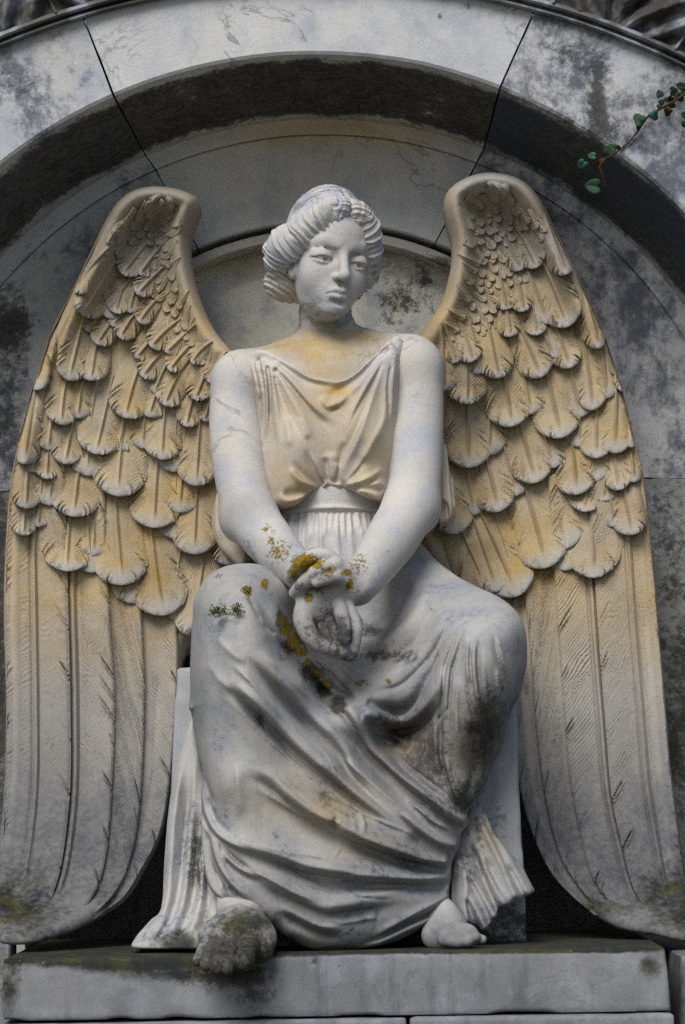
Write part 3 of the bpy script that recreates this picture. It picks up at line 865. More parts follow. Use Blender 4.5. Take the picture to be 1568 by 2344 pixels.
# head --------------------------------------------------------------------
def he(c, r, k=.012, mode='u'): B.ell(hd(*c), r, k, HM, mode)
def hc(a, b, ra, rb=None, k=.01, mode='u'): B.cap(hd(*a), hd(*b), ra, rb, k, mode)
he((0, .045, -.020), (.086, .112, .110), .02)
he((0, -.028, .018), (.0755, .108, .078), .03)
he((0, .045, .030), (.071, .062, .063), .03)               # forehead
he((0, -.080, .041), (.052, .052, .056), .03)              # jaw
he((0, -.110, .079), (.030, .025, .026), .018)              # chin
he((-.044, -.038, .056), (.031, .040, .029), .025); he((.044, -.038, .056), (.031, .040, .029), .025)   # cheeks
he((0, -.078, .080), (.033, .028, .022), .02)              # muzzle
for s in (-1, 1):                                          # sockets, lids, brows
    EX = .0425
    he((s * EX, .000, .105), (.031, .021, .030), .011, 's')
    he((s * .021, .004, .106), (.008, .011, .010), .014, 's')
    he((s * EX, -.004, .0665), (.0245, .0225, .0235), .003)
    ec = hd(s * EX, -.004, .0665)
    for r_, cut, sg in ((.0286, -.0008, 1), (.0274, -.0136, -1)):
        def lid(p, ec=ec, r_=r_, cut=cut, sg=sg, s=s):
            q = (p - ec) @ HM.T
            arch_ = cut + .004 - (q[:, 0] / .025) ** 2 * (.006 if sg > 0 else -.004)
            return np.maximum(np.sqrt((q * q).sum(1)) - r_, sg * (arch_ - q[:, 1]))
        B.add(lid, ec - .03, ec + .03, .0015)
    hc((s * .020, .0175, .092), (s * .060, .0150, .074), .0024, .0022, .007, 's')
    hc((s * .016, .029, .087), (s * .044, .035, .078), .0056, .0052, .018); hc((s * .044, .035, .078), (s * .070, .024, .058), .0052, .005, .018)
    he((s * EX + .003, -.0082, .0905), (.0062, .0058, .010), .0012, 's')     # drilled pupil
hc((0, .018, .090), (0, -.036, .1165), .0090, .0120, .010)  # nose
he((0, -.040, .1165), (.0120, .0110, .0120), .008)
for s in (-1, 1):
    he((s * .0142, -.0435, .1030), (.0080, .0085, .0115), .006)
    he((s * .0075, -.0525, .108), (.0046, .0040, .006), .003, 's')
hc((0, -.057, .102), (0, -.067, .1035), .0032, .0036, .005, 's')
for s in (-1, 1):
    B.chain([hd(0, -.0735, .1065), hd(s * .009, -.0712, .1062), hd(s * .021, -.0765, .0985), hd(s * .0290, -.0828, .0885)], [.0050, .0056, .0044, .0022], .005)
    B.chain([hd(0, -.0872, .1045), hd(s * .011, -.0866, .1025), hd(s * .022, -.0850, .0945)], [.0060, .0056, .0032], .006)
    B.chain([hd(0, -.0790, .1130), hd(s * .011, -.0780, .1110), hd(s * .022, -.0812, .1030), hd(s * .030, -.0846, .0915)], [.0020, .0018, .0015, .0010], .002, 's')
he((0, -.0985, .1020), (.017, .0056, .0065), .011, 's')
# ear that shows under the hair
he((-.0800, -.034, .008), (.012, .026, .016), .006)
he((-.0900, -.030, .014), (.006, .014, .008), .005, 's')
LO = np.array([P(420, 0, -.3)[0], -.76, P(0, 2240, -.6)[2]]); HI = np.array([P(1130, 0, .1)[0], .20, P(0, 440, 0)[2]])
V, F = B.mesh(LO, HI, .0024, 20)
V = V + 0.0
u, v = UV(V)
front = V[:, 1]
lich = blob(u, v, [(690, 1290, 26, 24, 1.05), (705, 1278, 22, 12, 1.0), (722, 1290, 30, 14, .9), (752, 1305, 24, 12, .75), (672, 1312, 16, 26, .85), (792, 1310, 16, 12, .75), (800, 1340, 12, 18, .85),
                   (706, 1368, 12, 20, .72), (735, 1350, 22, 12, .55), (640, 1265, 40, 40, .52), (612, 1210, 18, 18, .52), (655, 1270, 20, 30, .52), (822, 1290, 26, 40, .54), (622, 1240, 14, 30, .5)])
pat = blob(u, v, [(740, 790, 130, 65, 1.0), (660, 790, 80, 36, .95), (820, 775, 70, 30, .9), (760, 850, 90, 40, .8), (600, 880, 40, 60, .30), (900, 840, 30, 60, .25), (520, 1010, 25, 60, .15)])
pat = pat * sstep(v, 725, 770)
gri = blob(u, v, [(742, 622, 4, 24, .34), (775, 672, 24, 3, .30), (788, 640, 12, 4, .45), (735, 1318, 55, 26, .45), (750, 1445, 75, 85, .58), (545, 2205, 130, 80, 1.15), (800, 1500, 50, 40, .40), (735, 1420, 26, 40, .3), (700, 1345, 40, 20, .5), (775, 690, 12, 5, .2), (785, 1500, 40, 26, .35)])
gri = np.maximum(gri, .22 * sstep(v, 1120, 1320) * (1 - sstep(v, 1380, 1420)))  # darkens down the forearms
alg = blob(u, v, [(570, 2110, 110, 46, .75), (1030, 2140, 90, 30, .25)])
soot_shade = blob(u, v, [(555, 1160, 60, 36, .34), (640, 1255, 70, 40, .28), (900, 1270, 60, 60, .22), (545, 2190, 130, 90, 1.25), (745, 1440, 80, 90, 1.0), (740, 1330, 70, 30, .5), (1040, 2135, 120, 60, .75), (640, 1300, 70, 26, .35), (830, 1370, 60, 24, .35), (762, 735, 40, 26, .25)])  # grey wash; shade painted on the foot under the hem, forearm undersides darker
FIG = spart('figure', V, F, M_STATUE, attrs=dict(soot_shade=soot_shade, lichen=lich, patina=pat, grime_shade=gri, algae=alg))

# ------------------------------------------------------------------ hair
Hh = Sculpt()
def e2(c, r, k=.01, mode='u'): Hh.ell(hd(*c), r, k, HM, mode)
# cap over the skull, cut away from the face
e2((0, .052, -.024), (.0925, .116, .115), .01)
e2((0, -.065, .11), (.078, .158, .13), .012, 's')
e2((0, .0, .14), (.060, .092, .11), .014, 's')
# rolled-back waves from the parting round both temples
RL1 = [hd(.006, .112, .070), hd(-.030, .108, .068), hd(-.064, .074, .050), hd(-.086, .034, .022), hd(-.104, .006, -.008), hd(-.100, -.022, -.036)]
RL2 = [hd(.010, .112, .070), hd(.036, .108, .066), hd(.064, .074, .050), hd(.082, .022, .026), hd(.090, -.016, -.004), hd(.080, -.052, -.020)]
Hh.chain(RL1, [.018, .026, .034, .041, .044, .032], .02)
Hh.chain(RL2, [.018, .026, .033, .037, .038, .028], .02)
# low knot behind
e2((-.060, -.068, -.060), (.058, .040, .050), .02); e2((.05, -.070, -.060), (.050, .040, .050), .02)
e2((0, -.04, -.11), (.06, .06, .05), .03)
# fillets over the crown
def grooves(p):
    q = hloc(p)
    out = np.zeros(len(p)); nearmax = np.zeros(len(p))
    # waves along each roll, twisted like combed locks
    for R_, sg in ((RL1, -1), (RL2, 1)):
        R_ = np.array(R_)
        best = np.full(len(p), 9.); s_at = np.zeros(len(p)); th = np.zeros(len(p)); acc = 0
        for i in range(len(R_) - 1):
            a, b = R_[i], R_[i + 1]; ab = b - a; L = np.linalg.norm(ab)
            t = np.clip((p - a) @ ab / L**2, 0, 1); r = p - a - t[:, None] * ab
            d = np.sqrt((r * r).sum(1)); m = d < best
            ang = np.arctan2(r @ HU, r @ HF)
            best = np.where(m, d, best); s_at = np.where(m, acc + t * L, s_at); th = np.where(m, ang, th); acc += L
        near = sstep(.062 - best, 0, .016)
        wob = noise3(p * 22) * 1.6 + noise3(p * 55) * .6
        near = near * (.25 + .75 * sstep(s_at, .012, .05))
        nearmax = np.maximum(nearmax, near)
        out -= near * (.0024 * np.sin(s_at * 2 * np.pi / .054 + th * .8 + wob * 1.2) + .0020 * np.sin(s_at * 2 * np.pi / .0145 + th * 1.1 + wob * 2.0) + .0011 * np.sin(s_at * 2 * np.pi / .0068 + th * 1.5 + wob * 3.5))
    # combed strands on the crown
    cr = sstep(q[:, 1], .075, .105) * sstep(q[:, 2], -.14, -.02) * (1 - sstep(q[:, 2], .10, .13)) * (1 - nearmax)
    out -= cr * (.0020 * np.sin((q[:, 2] * .7 - q[:, 1] * .8) * 2 * np.pi / .0115 + noise3(p * 20) * 2.0) + .0016 * np.sin((q[:, 2] * .7 - q[:, 1] * .8) * 2 * np.pi / .0052 + noise3(p * 30) * 2))
    # parting
    out += .007 * np.exp(-((q[:, 0] - .004) / .0045) ** 2) * sstep(q[:, 1], .085, .11) * sstep(q[:, 2], -.02, .05)
    # knot
    kn = sstep(-.030 - q[:, 1], 0, .02)
    out -= kn * .0018 * np.sin((q[:, 1] * 1.2 + q[:, 0] * .5) * 2 * np.pi / .013 + noise3(p * 24) * 2)
    return out
Hh.add(grooves, HO - .25, HO + .25, .01, 'd')
V, F = Hh.mesh(HO - np.array([.18, .2, .16]), HO + np.array([.18, .16, .20]), .0019, 20)
u, v = UV(V)
gri = blob(u, v, [(640, 655, 40, 30, .35), (865, 630, 20, 30, .35)]) + .10
spart('hair', V, F, M_STATUE, FIG, attrs=dict(grime_shade=gri, patina=blob(u, v, [(650, 660, 40, 30, .4)])))
# ------------------------------------------------------------------ bodice
ZC = lambda x, y: (x * .2466 + 567.1, y * .2466 + 760.5)
def zz(f, *pts): return [f(*p) for p in pts]
out_b = [(563, 812), (590, 801), (612, 803), (641, 818), (678, 838), (708, 859), (740, 866), (782, 870), (814, 853), (851, 818), (893, 776), (913, 768),
         (925, 790), (915, 830), (912, 900), (915, 1000), (910, 1080), (892, 1120), (873, 1146), (862, 1143), (829, 1133), (800, 1119), (756, 1116), (714, 1122), (681, 1150), (644, 1161), (618, 1152),
         (600, 1120), (590, 1020), (588, 940), (578, 870), (566, 835)]
ct_b = [(590, 806, -.048), (565, 830, -.045), (580, 880, -.082), (640, 850, -.090), (700, 880, -.106), (745, 880, -.108), (800, 870, -.106), (850, 830, -.092), (905, 778, -.050), (915, 850, -.075),
        (640, 930, -.110), (665, 1010, -.150), (620, 1020, -.10), (595, 1000, -.065), (755, 960, -.112), (758, 1030, -.122), (850, 1000, -.146), (895, 990, -.08), (910, 1000, -.05), (860, 920, -.105),
        (755, 1105, -.108), (700, 1090, -.140), (650, 1120, -.140), (610, 1130, -.085), (820, 1085, -.140), (865, 1110, -.128), (895, 1100, -.07)]
R = Relief(out_b, ct_b, smooth=5e-4, closed_spline=True, n=5, res=.0016); R.gain = 1.8; R.cap_ = .012
def fc(pts, *a, **k): R.fold(zz(ZC, *pts), *a, **k)
# neckline rim and the loose drop below it
fc([(0, 185), (180, 180), (300, 245), (450, 330), (570, 412), (720, 440), (870, 445), (1000, 375), (1150, 240), (1330, 70)], 8, 7, 7, .02, .02)
fc([(200, 215), (400, 370), (560, 450), (760, 500), (860, 490)], -6, 7, 7, .1, .3)
fc([(1340, 80), (1200, 230), (1060, 390), (900, 500), (720, 600)], -9, 9, 9, .1, .2)
fc([(1320, 120), (1150, 340), (1000, 520), (900, 600)], 5, 6, 6)
fc([(660, 590), (740, 690), (860, 650), (940, 560)], 8, 8, 5, .1, .2)
fc([(760, 720), (860, 690)], -5, 5, 5)
# from the left shoulder
fc([(230, 280), (400, 450), (560, 640), (720, 780), (840, 860)], 8, 8, 6, .05, .2)
fc([(240, 330), (380, 480), (520, 640), (660, 800), (780, 920)], -7, 6, 6, .05, .2)
fc([(260, 350), (400, 600), (540, 850), (640, 1020)], 7, 9, 6, .05, .33)
fc([(230, 400), (330, 650), (450, 900), (560, 1080)], -4, 7, 7, .05, .33)
fc([(200, 280), (240, 500), (270, 760), (280, 1060)], 9, 5, 6, .05, .2)
fc([(185, 300), (205, 560), (205, 900)], -9, 4, 4, .05, .2)
fc([(120, 240), (170, 480), (180, 740), (165, 1020)], 9, 5, 5, .05, .15)
fc([(100, 230), (145, 520), (150, 800), (130, 980)], -9, 4, 4, .05, .1)
fc([(30, 250), (80, 480), (110, 650)], 7, 5, 4); fc([(60, 240), (110, 420), (130, 560)], -5, 3, 3)
fc([(350, 760), (380, 950), (370, 1080)], 4, 7, 7); fc([(480, 780), (520, 900), (570, 1000)], 4, 7, 7)
# from the right shoulder
fc([(1360, 110), (1150, 430), (1000, 700), (880, 1000)], 8, 9, 6, .05, .25)
fc([(1330, 130), (1180, 420), (1010, 720), (900, 960)], -6, 6, 6, .05, .2)
fc([(1300, 200), (1180, 520), (1060, 880), (960, 1120), (840, 1330)], 8, 7, 6, .05, .15)
fc([(1270, 260), (1140, 600), (1010, 900), (900, 1120), (840, 1280)], -6, 7, 7, .05, .1)
fc([(1330, 180), (1290, 500), (1270, 800), (1150, 1050), (1000, 1280), (870, 1420)], 7, 8, 6, .05, .05)
fc([(1340, 250), (1300, 520), (1320, 830)], -7, 4, 4); fc([(1370, 120), (1345, 480), (1330, 850)], 8, 5, 5)
# gathered at the girdle
G0 = (745, 1425)
fc([(530, 1060), (580, 1200), (650, 1340), (710, 1420)], -7, 5, 7, .35, .02)
fc([(570, 1080), (640, 1220), (700, 1370), (740, 1420)], 4, 6, 8, .35, .05)
fc([(400, 1180), (500, 1310), (620, 1400), (700, 1430)], -7, 8, 8, .35, .03)
fc([(380, 1250), (480, 1370), (600, 1430), (690, 1440)], 9, 6, 6, .2, .05)
fc([(300, 1500), (450, 1500), (580, 1450), (690, 1440)], -10, 8, 8, .15, .03)
fc([(250, 1500), (350, 1570), (480, 1555), (600, 1480)], 9, 9, 7, .1, .2)
fc([(780, 1100), (775, 1250), (765, 1400)], 5, 10, 10); fc([(720, 1150), (740, 1300), (755, 1410)], -5, 7, 7)
fc([(900, 1000), (860, 1200), (810, 1400)], -7, 7, 7, .2, .02); fc([(840, 1200), (810, 1330), (780, 1410)], 5, 7, 7)
fc([(1110, 1130), (1010, 1290), (870, 1420)], -8, 7, 9, .2, .03)
fc([(1240, 1230), (1200, 1310), (1050, 1390), (900, 1430)], 9, 8, 6, .1, .03)
fc([(1250, 1290), (1130, 1390), (980, 1430), (860, 1440)], -9, 6, 7, .1, .03)
fc([(1290, 1400), (1150, 1420), (980, 1440)], 5, 7, 7); fc([(1290, 1460), (1120, 1440), (980, 1445)], -8, 6, 6, .1, .03)
fc([(1230, 1550), (1120, 1500), (1010, 1460)], 8, 7, 6)
# soft cross hatch of thin cloth
R.H += noise2(R.X * 40, R.Z * 8, 21) * .0012
R.finish(edge=.014, blur=1)
V, F = R.build(.0024, back=.06)
u, v = UV(V)
pat = .36 * sstep(v, 800, 900) + blob(u, v, [(755, 920, 90, 60, .42), (680, 1110, 70, 60, .55), (860, 1060, 50, 80, .40), (790, 990, 80, 60, .3), (770, 895, 40, 25, .8)])
spart('bodice', V, F, M_STATUE, FIG, 60, dict(patina=pat, grime_shade=blob(u, v, [(775, 905, 18, 14, .30), (650, 1100, 24, 20, .22)])))

# ------------------------------------------------------------------ girdle and the pleats below it
out_w = [(640, 1100), (880, 1100), (880, 1160), (882, 1200), (640, 1200), (634, 1160)]
R = Relief(out_w, [(755, 1120, -.106), (755, 1170, -.108), (650, 1150, -.055), (870, 1140, -.055), (630, 1190, -.03), (890, 1190, -.03)], n=4)
for k in range(7): R.fold([(640, 1128 + k * 9 + rng.uniform(-2, 2)), (700, 1120 + k * 8.5), (760, 1117 + k * 8.), (830, 1124 + k * 8.5), (880, 1136 + k * 9)], 2.0, 2.4, 2.4, .05, .05)
R.fold([(640, 1178), (700, 1166), (760, 1162), (830, 1166), (880, 1172)], 6, 4, 4, 0, 0)
R.finish(edge=.008); V, F = R.build(.003, back=.05)
spart('girdle', V, F, M_STATUE, FIG, 60)
out_p = [(636, 1178), (700, 1166), (760, 1163), (830, 1166), (885, 1176), (905, 1230), (900, 1330), (620, 1330), (622, 1230)]
R = Relief(out_p, [(757, 1180, -.110), (757, 1250, -.128), (757, 1310, -.14), (645, 1180, -.05), (880, 1180, -.05), (640, 1300, -.09), (890, 1300, -.09), (700, 1230, -.11), (820, 1230, -.11)], n=3, closed_spline=False)
for x0 in np.linspace(650, 872, 17):
    x0 += rng.uniform(-4, 4); L = rng.uniform(40, 110); dx = (x0 - 757) * .12
    R.fold([(x0, 1172), (x0 + dx * .5 + rng.uniform(-3, 3), 1172 + L * .5), (x0 + dx, 1172 + L)], rng.uniform(3, 6.5), 3.2, 3.2, .05, .7)
    R.fold([(x0 + 7, 1172), (x0 + 7 + dx * .5, 1172 + L * .35), (x0 + 7 + dx, 1172 + L * .7)], -rng.uniform(2, 5), 2.6, 2.6, .02, .7)
for x0 in (668, 690, 715, 742, 770, 800, 826, 852):
    R.fold([(x0, 1185), (x0 + (x0 - 757) * .1 + rng.uniform(-6, 6), 1250), (x0 + (x0 - 757) * .2, 1325)], rng.uniform(2, 4.5), 6, 6, .2, .2)
R.finish(edge=.010); V, F = R.build(.003, back=.05)
spart('pleats', V, F, M_STATUE, FIG, 60)

# ------------------------------------------------------------------ skirt
K = lambda x, y: (x * .25483 + 412.5, y * .25483 + 1256.7)
RR = lambda x, y: (x * .26305 + 812, y * .26305 + 1256.7)
LLw = lambda x, y: (x * .25483 + 412.5, y * .25483 + 1707.8)
LRw = lambda x, y: (x * .25483 + 741.1, y * .25483 + 1707.8)
out_s = [(616, 1302), (640, 1312), (660, 1290), (680, 1230), (720, 1205), (850, 1205), (900, 1225), (948, 1226), (975, 1252), (1000, 1280), (1046, 1314), (1088, 1337), (1141, 1361), (1180, 1391), (1201, 1425), (1209, 1467), (1208, 1520), (1199, 1564),
         (1186, 1599), (1170, 1635), (1159, 1683), (1146, 1722), (1125, 1756), (1116, 1790), (1108, 1817), (1072, 1858), (1075, 1884), (1057, 1909), (1053, 1937), (1037, 1975), (1034, 2008), (1029, 2047), (1036, 2083), (1028, 2100),
         (970, 2127), (907, 2157), (856, 2170), (792, 2180), (740, 2180), (705, 2174), (657, 2151), (634, 2133), (606, 2120), (575, 2085), (550, 2076), (525, 2072), (497, 2060), (474, 2026), (463, 1963), (458, 1886),
         (458, 1810), (461, 1769), (451, 1723), (446, 1703), (440, 1659), (434, 1629), (429, 1618), (432, 1588), (432, 1524), (435, 1455), (438, 1410), (440, 1374), (456, 1338), (479, 1310), (514, 1292), (553, 1286), (591, 1288)]
ct_s = [(545, 1290, -.34), (545, 1330, -.47), (545, 1400, -.525), (545, 1460, -.545), (490, 1400, -.49), (600, 1390, -.49), (440, 1430, -.40), (450, 1340, -.37), (640, 1330, -.33),
        (530, 1600, -.53), (525, 1800, -.50), (515, 1950, -.47), (545, 2050, -.485), (440, 1650, -.40), (462, 1850, -.38), (470, 2000, -.40), (500, 2055, -.44),
        (652, 1420, -.38), (690, 1450, -.25), (740, 1400, -.13), (860, 1380, -.12), (800, 1310, -.08), (757, 1215, -.10), (900, 1290, -.11), (690, 1260, -.08), (960, 1260, -.06), (930, 1250, -.06),
        (645, 1470, -.445), (700, 1560, -.405), (705, 1500, -.28), (730, 1570, -.30), (790, 1540, -.25), (850, 1640, -.355), (880, 1590, -.345), (800, 1620, -.36), (910, 1700, -.275), (870, 1670, -.30), (940, 1650, -.31),
        (1100, 1450, -.435), (1120, 1510, -.46), (1050, 1420, -.39), (980, 1390, -.29), (1010, 1345, -.20), (1090, 1370, -.30), (1165, 1430, -.39), (1195, 1500, -.36), (1040, 1520, -.42), (960, 1500, -.335), (900, 1450, -.24),
        (1100, 1600, -.455), (1060, 1700, -.425), (1065, 1800, -.39), (1045, 1890, -.36), (1160, 1640, -.36), (1120, 1740, -.34), (1000, 1600, -.40), (980, 1720, -.36),
        (650, 1650, -.475), (750, 1750, -.45), (850, 1830, -.43), (950, 1890, -.41), (1040, 1950, -.37), (620, 1800, -.485), (700, 1900, -.485), (800, 1960, -.475), (900, 2030, -.445), (1000, 2060, -.40),
        (650, 2000, -.495), (640, 2090, -.50), (750, 2120, -.48), (740, 2160, -.46), (850, 2140, -.455), (570, 2040, -.50), (960, 2110, -.42), (1020, 2080, -.38), (610, 2105, -.52)]
R = Relief(out_s, ct_s, smooth=3e-4, n=4); R.gain = 1.8; R.under = True; R.cap_ = .036
def fk(p, *a, **k): R.fold(zz(K, *p), *a, **k)
def fr(p, *a, **k): R.fold(zz(RR, *p), *a, **k)
def fl_(p, *a, **k): R.fold(zz(LLw, *p), *a, **k)
def flr(p, *a, **k): R.fold(zz(LRw, *p), *a, **k)
def fmix(p, *a, **k): R.fold(p, *a, **k)
# long diagonals from the raised knee to the tucked hem (travel: down to the right; right of travel = underside)
fmix(zz(K, (380, 1130), (560, 1270), (800, 1480), (1000, 1680), (1230, 1890)) + zz(LRw, (60, 210), (200, 330), (400, 490), (560, 610), (730, 745)), 24, 17, 13, .18, .16)
fmix(zz(K, (430, 1250), (600, 1420), (760, 1590), (900, 1720)) + zz(LRw, (-300, 100), (-120, 260), (60, 420)), -12, 12, 14, .2, .3)
fmix(zz(K, (560, 920), (700, 1090), (880, 1300), (1100, 1540), (1300, 1750), (1440, 1890)) + zz(LRw, (250, 280), (450, 480), (600, 600), (745, 722)), -24, 10, 10, .2, .16)
fmix(zz(K, (600, 1080), (760, 1300), (900, 1480), (1000, 1620)), -4, 4, 4, .3, .3)
fmix(zz(K, (640, 880), (900, 1150), (1100, 1370), (1300, 1560), (1470, 1720)) + zz(LRw, (300, 190), (450, 330), (620, 480)), 13, 20, 18, .2, .25)
fmix(zz(LRw, (640, 540), (780, 660), (900, 765), (1050, 860), (1215, 900)), 11, 9, 9, .2, .05)
fmix(zz(LRw, (760, 760), (900, 900), (1050, 990), (1190, 1030)), -12, 12, 14, .2, .1)
fk([(740, 770), (880, 890), (1000, 1050), (1200, 1220), (1380, 1400), (1480, 1490)], -26, 11, 13, .18, .2)
fmix(zz(K, (1300, 1500), (1450, 1640), (1560, 1760)) + zz(LRw, (330, 100), (480, 240), (680, 430), (860, 560)), -15, 12, 12, .2, .2)
# mossy edge of the mantle
fmix(zz(K, (790, 420), (850, 560), (950, 760), (1080, 930), (1230, 1090), (1370, 1260), (1480, 1390)), 20, 13, 17, .15, .1)
fk([(900, 420), (990, 620), (1080, 800), (1220, 990), (1400, 1170), (1560, 1340)], -22, 14, 14, .15, .2)
fk([(1250, 980), (1420, 1150), (1560, 1280), (1640, 1400)], 10, 9, 9, .2, .2)
fmix(zz(K, (1480, 1390), (1568, 1500)) + zz(LRw, (430, 0), (560, 130), (700, 265), (850, 380), (1000, 493), (1150, 610), (1295, 680)), 21, 10, 11, .05, .03)
fmix(zz(LRw, (420, 130), (600, 290), (800, 450), (1000, 580)), -10, 11, 11, .2, .2)
fmix(zz(LRw, (560, 60), (740, 220), (940, 390), (1120, 520)), -13, 10, 10, .1, .2)
# wide lower swags
fmix(zz(LLw, (560, 170), (800, 260), (1000, 430), (1200, 580), (1450, 700)) + zz(LRw, (200, 730), (400, 830), (650, 930), (900, 1010), (1140, 1045)), 22, 13, 15, .2, .03)
fmix(zz(LLw, (700, 460), (950, 590), (1200, 740), (1450, 860)) + zz(LRw, (200, 880), (450, 960), (700, 1040), (1000, 1090), (1140, 1085)), -17, 15, 18, .25, .05)
fl_([(830, 240), (1000, 380), (1200, 560), (1350, 640), (1560, 720)], -5, 4, 4, .2, .2)
fmix(zz(LLw, (330, 770), (600, 890), (900, 980), (1150, 1070), (1500, 1125)) + zz(LRw, (300, 1150), (600, 1175), (900, 1185), (1140, 1150)), 15, 14, 14, .15, .05)
fmix(zz(LLw, (600, 920), (900, 1060), (1200, 1200)) + zz(LRw, (50, 1260), (300, 1270), (600, 1265), (900, 1270), (1120, 1285)), -14, 15, 15, .3, .05)
fmix(zz(LLw, (500, 1050), (700, 1130), (1000, 1290), (1300, 1420)) + zz(LRw, (150, 1420), (400, 1380), (700, 1320), (1000, 1330)), 11, 18, 18, .2, .3)
fl_([(900, 1170), (1050, 1290), (1250, 1400), (1400, 1440)], -5, 5, 5, .2, .3)
fl_([(700, 1020), (900, 1200), (1100, 1330), (1300, 1450)], 5, 10, 10, .3, .3)
flr([(0, 1570), (200, 1580), (380, 1550), (480, 1540)], 4, 8, 5, .2, .05)
fl_([(880, 1480), (1050, 1600), (1250, 1690), (1480, 1730)], -9, 8, 8, .2, .2)
fl_([(820, 1380), (1000, 1480), (1250, 1610), (1500, 1640)], 7, 12, 10, .2, .2)
# fan of little folds over the instep
fl_([(190, 300), (200, 480), (240, 620), (330, 770), (470, 870), (640, 945)], 12, 6, 7, .1, .2)
fl_([(250, 430), (290, 600), (360, 720), (500, 820)], -9, 5, 5, .1, .3)
fl_([(280, 760), (300, 900), (340, 1040), (430, 1190), (560, 1320), (660, 1390)], 12, 7, 6, .08, .15)
fl_([(185, 560), (185, 800), (205, 1020), (262, 1240), (390, 1380), (510, 1400)], 10, 6, 7, .1, .1)
fl_([(240, 700), (250, 900), (280, 1080), (360, 1240), (440, 1340)], -13, 7, 7, .1, .15)
fl_([(330, 830), (420, 950), (550, 1070), (700, 1150)], -11, 6, 6, .1, .25)
fl_([(390, 1000), (490, 1110), (630, 1185), (750, 1235)], -9, 4, 5, .1, .25)
fl_([(360, 900), (470, 1040), (600, 1130), (740, 1190)], 6, 5, 5, .1, .25)
fl_([(430, 1250), (480, 1320), (570, 1345)], -9, 4, 4, .1, .2)
fl_([(500, 130), (520, 400), (535, 680)], 5, 12, 7, .2, .2)
fl_([(200, 250), (260, 420), (330, 560)], -6, 6, 6, .2, .2)
# secondary folds between the great ones
fmix(zz(K, (430, 1000), (620, 1180), (820, 1400), (1020, 1600), (1200, 1770)), 7, 6, 5)
fmix(zz(K, (700, 900), (900, 1090), (1120, 1300), (1320, 1480)), 7, 6, 5)
fmix(zz(LLw, (620, 330), (850, 470), (1080, 620), (1300, 740)) + zz(LRw, (60, 760), (300, 860), (560, 950)), 7.5, 7, 6)
fmix(zz(LLw, (480, 820), (760, 900), (1050, 960), (1350, 1020)) + zz(LRw, (150, 1040), (500, 1090), (900, 1120)), 7, 6, 6)
fmix(zz(LLw, (560, 1080), (800, 1190), (1050, 1320), (1280, 1400)), 7, 6, 5)
flr([(60, 1330), (350, 1340), (650, 1300), (950, 1240)], 6, 7, 6)
flr([(120, 60), (330, 240), (560, 440), (760, 600)], 7, 6, 5)
flr([(700, 420), (850, 560), (1010, 690), (1180, 760)], 7, 6, 5)
flr([(300, 800), (600, 900), (900, 980)], 6, 5, 5)
fr([(700, 1450), (690, 1700), (740, 2000)], 7, 7, 7); fr([(1000, 760), (980, 950), (990, 1200)], 7, 6, 5); fr([(1240, 1000), (1260, 1300), (1250, 1600)], 7, 7, 6); fr([(900, 1100), (880, 1400), (890, 1700)], 6, 6, 6)
fk([(300, 760), (420, 900), (600, 1040)], 4, 8, 8); fk([(250, 1000), (330, 1150), (480, 1290)], 4, 9, 9)
# hem
flr([(1165, 1470), (950, 1565), (700, 1680), (480, 1785), (280, 1835)], 9, 7, 7, .03, .2)
flr([(1150, 1410), (940, 1510), (700, 1625), (450, 1740)], -7, 4, 4, .03, .2)
flr([(1130, 1345), (900, 1460), (650, 1590), (420, 1700)], 6, 6, 6, .03, .2)
flr([(1130, 1395), (1160, 1440)], -8, 5, 5)
flr([(1140, 1250), (1150, 1310)], 5, 6, 6)
# thigh: swags across the lap
fr([(520, 270), (420, 450), (300, 620), (190, 700), (40, 745)], -18, 15, 15, .1, .1)
fr([(680, 320), (560, 500), (420, 690), (250, 810), (40, 870)], 10, 14, 12, .15, .1)
fr([(760, 330), (650, 600), (510, 830), (310, 960), (110, 1010), (-20, 1000)], -14, 13, 13, .15, .1)
fr([(820, 420), (720, 680), (590, 890), (400, 1050), (180, 1110), (0, 1110)], 7, 15, 12, .2, .1)
fr([(850, 560), (710, 850), (570, 1030), (400, 1180), (230, 1225), (90, 1200)], -6, 5, 5, .15, .15)
fr([(850, 690), (720, 950), (630, 1170), (530, 1320), (390, 1395), (200, 1380), (60, 1310)], -7, 5, 6, .15, .15)
fr([(800, 1020), (710, 1190), (630, 1340), (510, 1470), (380, 1515), (210, 1475), (60, 1425)], 22, 12, 16, .1, .05)
fr([(720, 1330), (600, 1500), (420, 1590), (220, 1560), (100, 1500)], -20, 12, 14, .2, .15)
fr([(150, 1570), (330, 1620), (480, 1720)], 9, 8, 6, .1, .3)
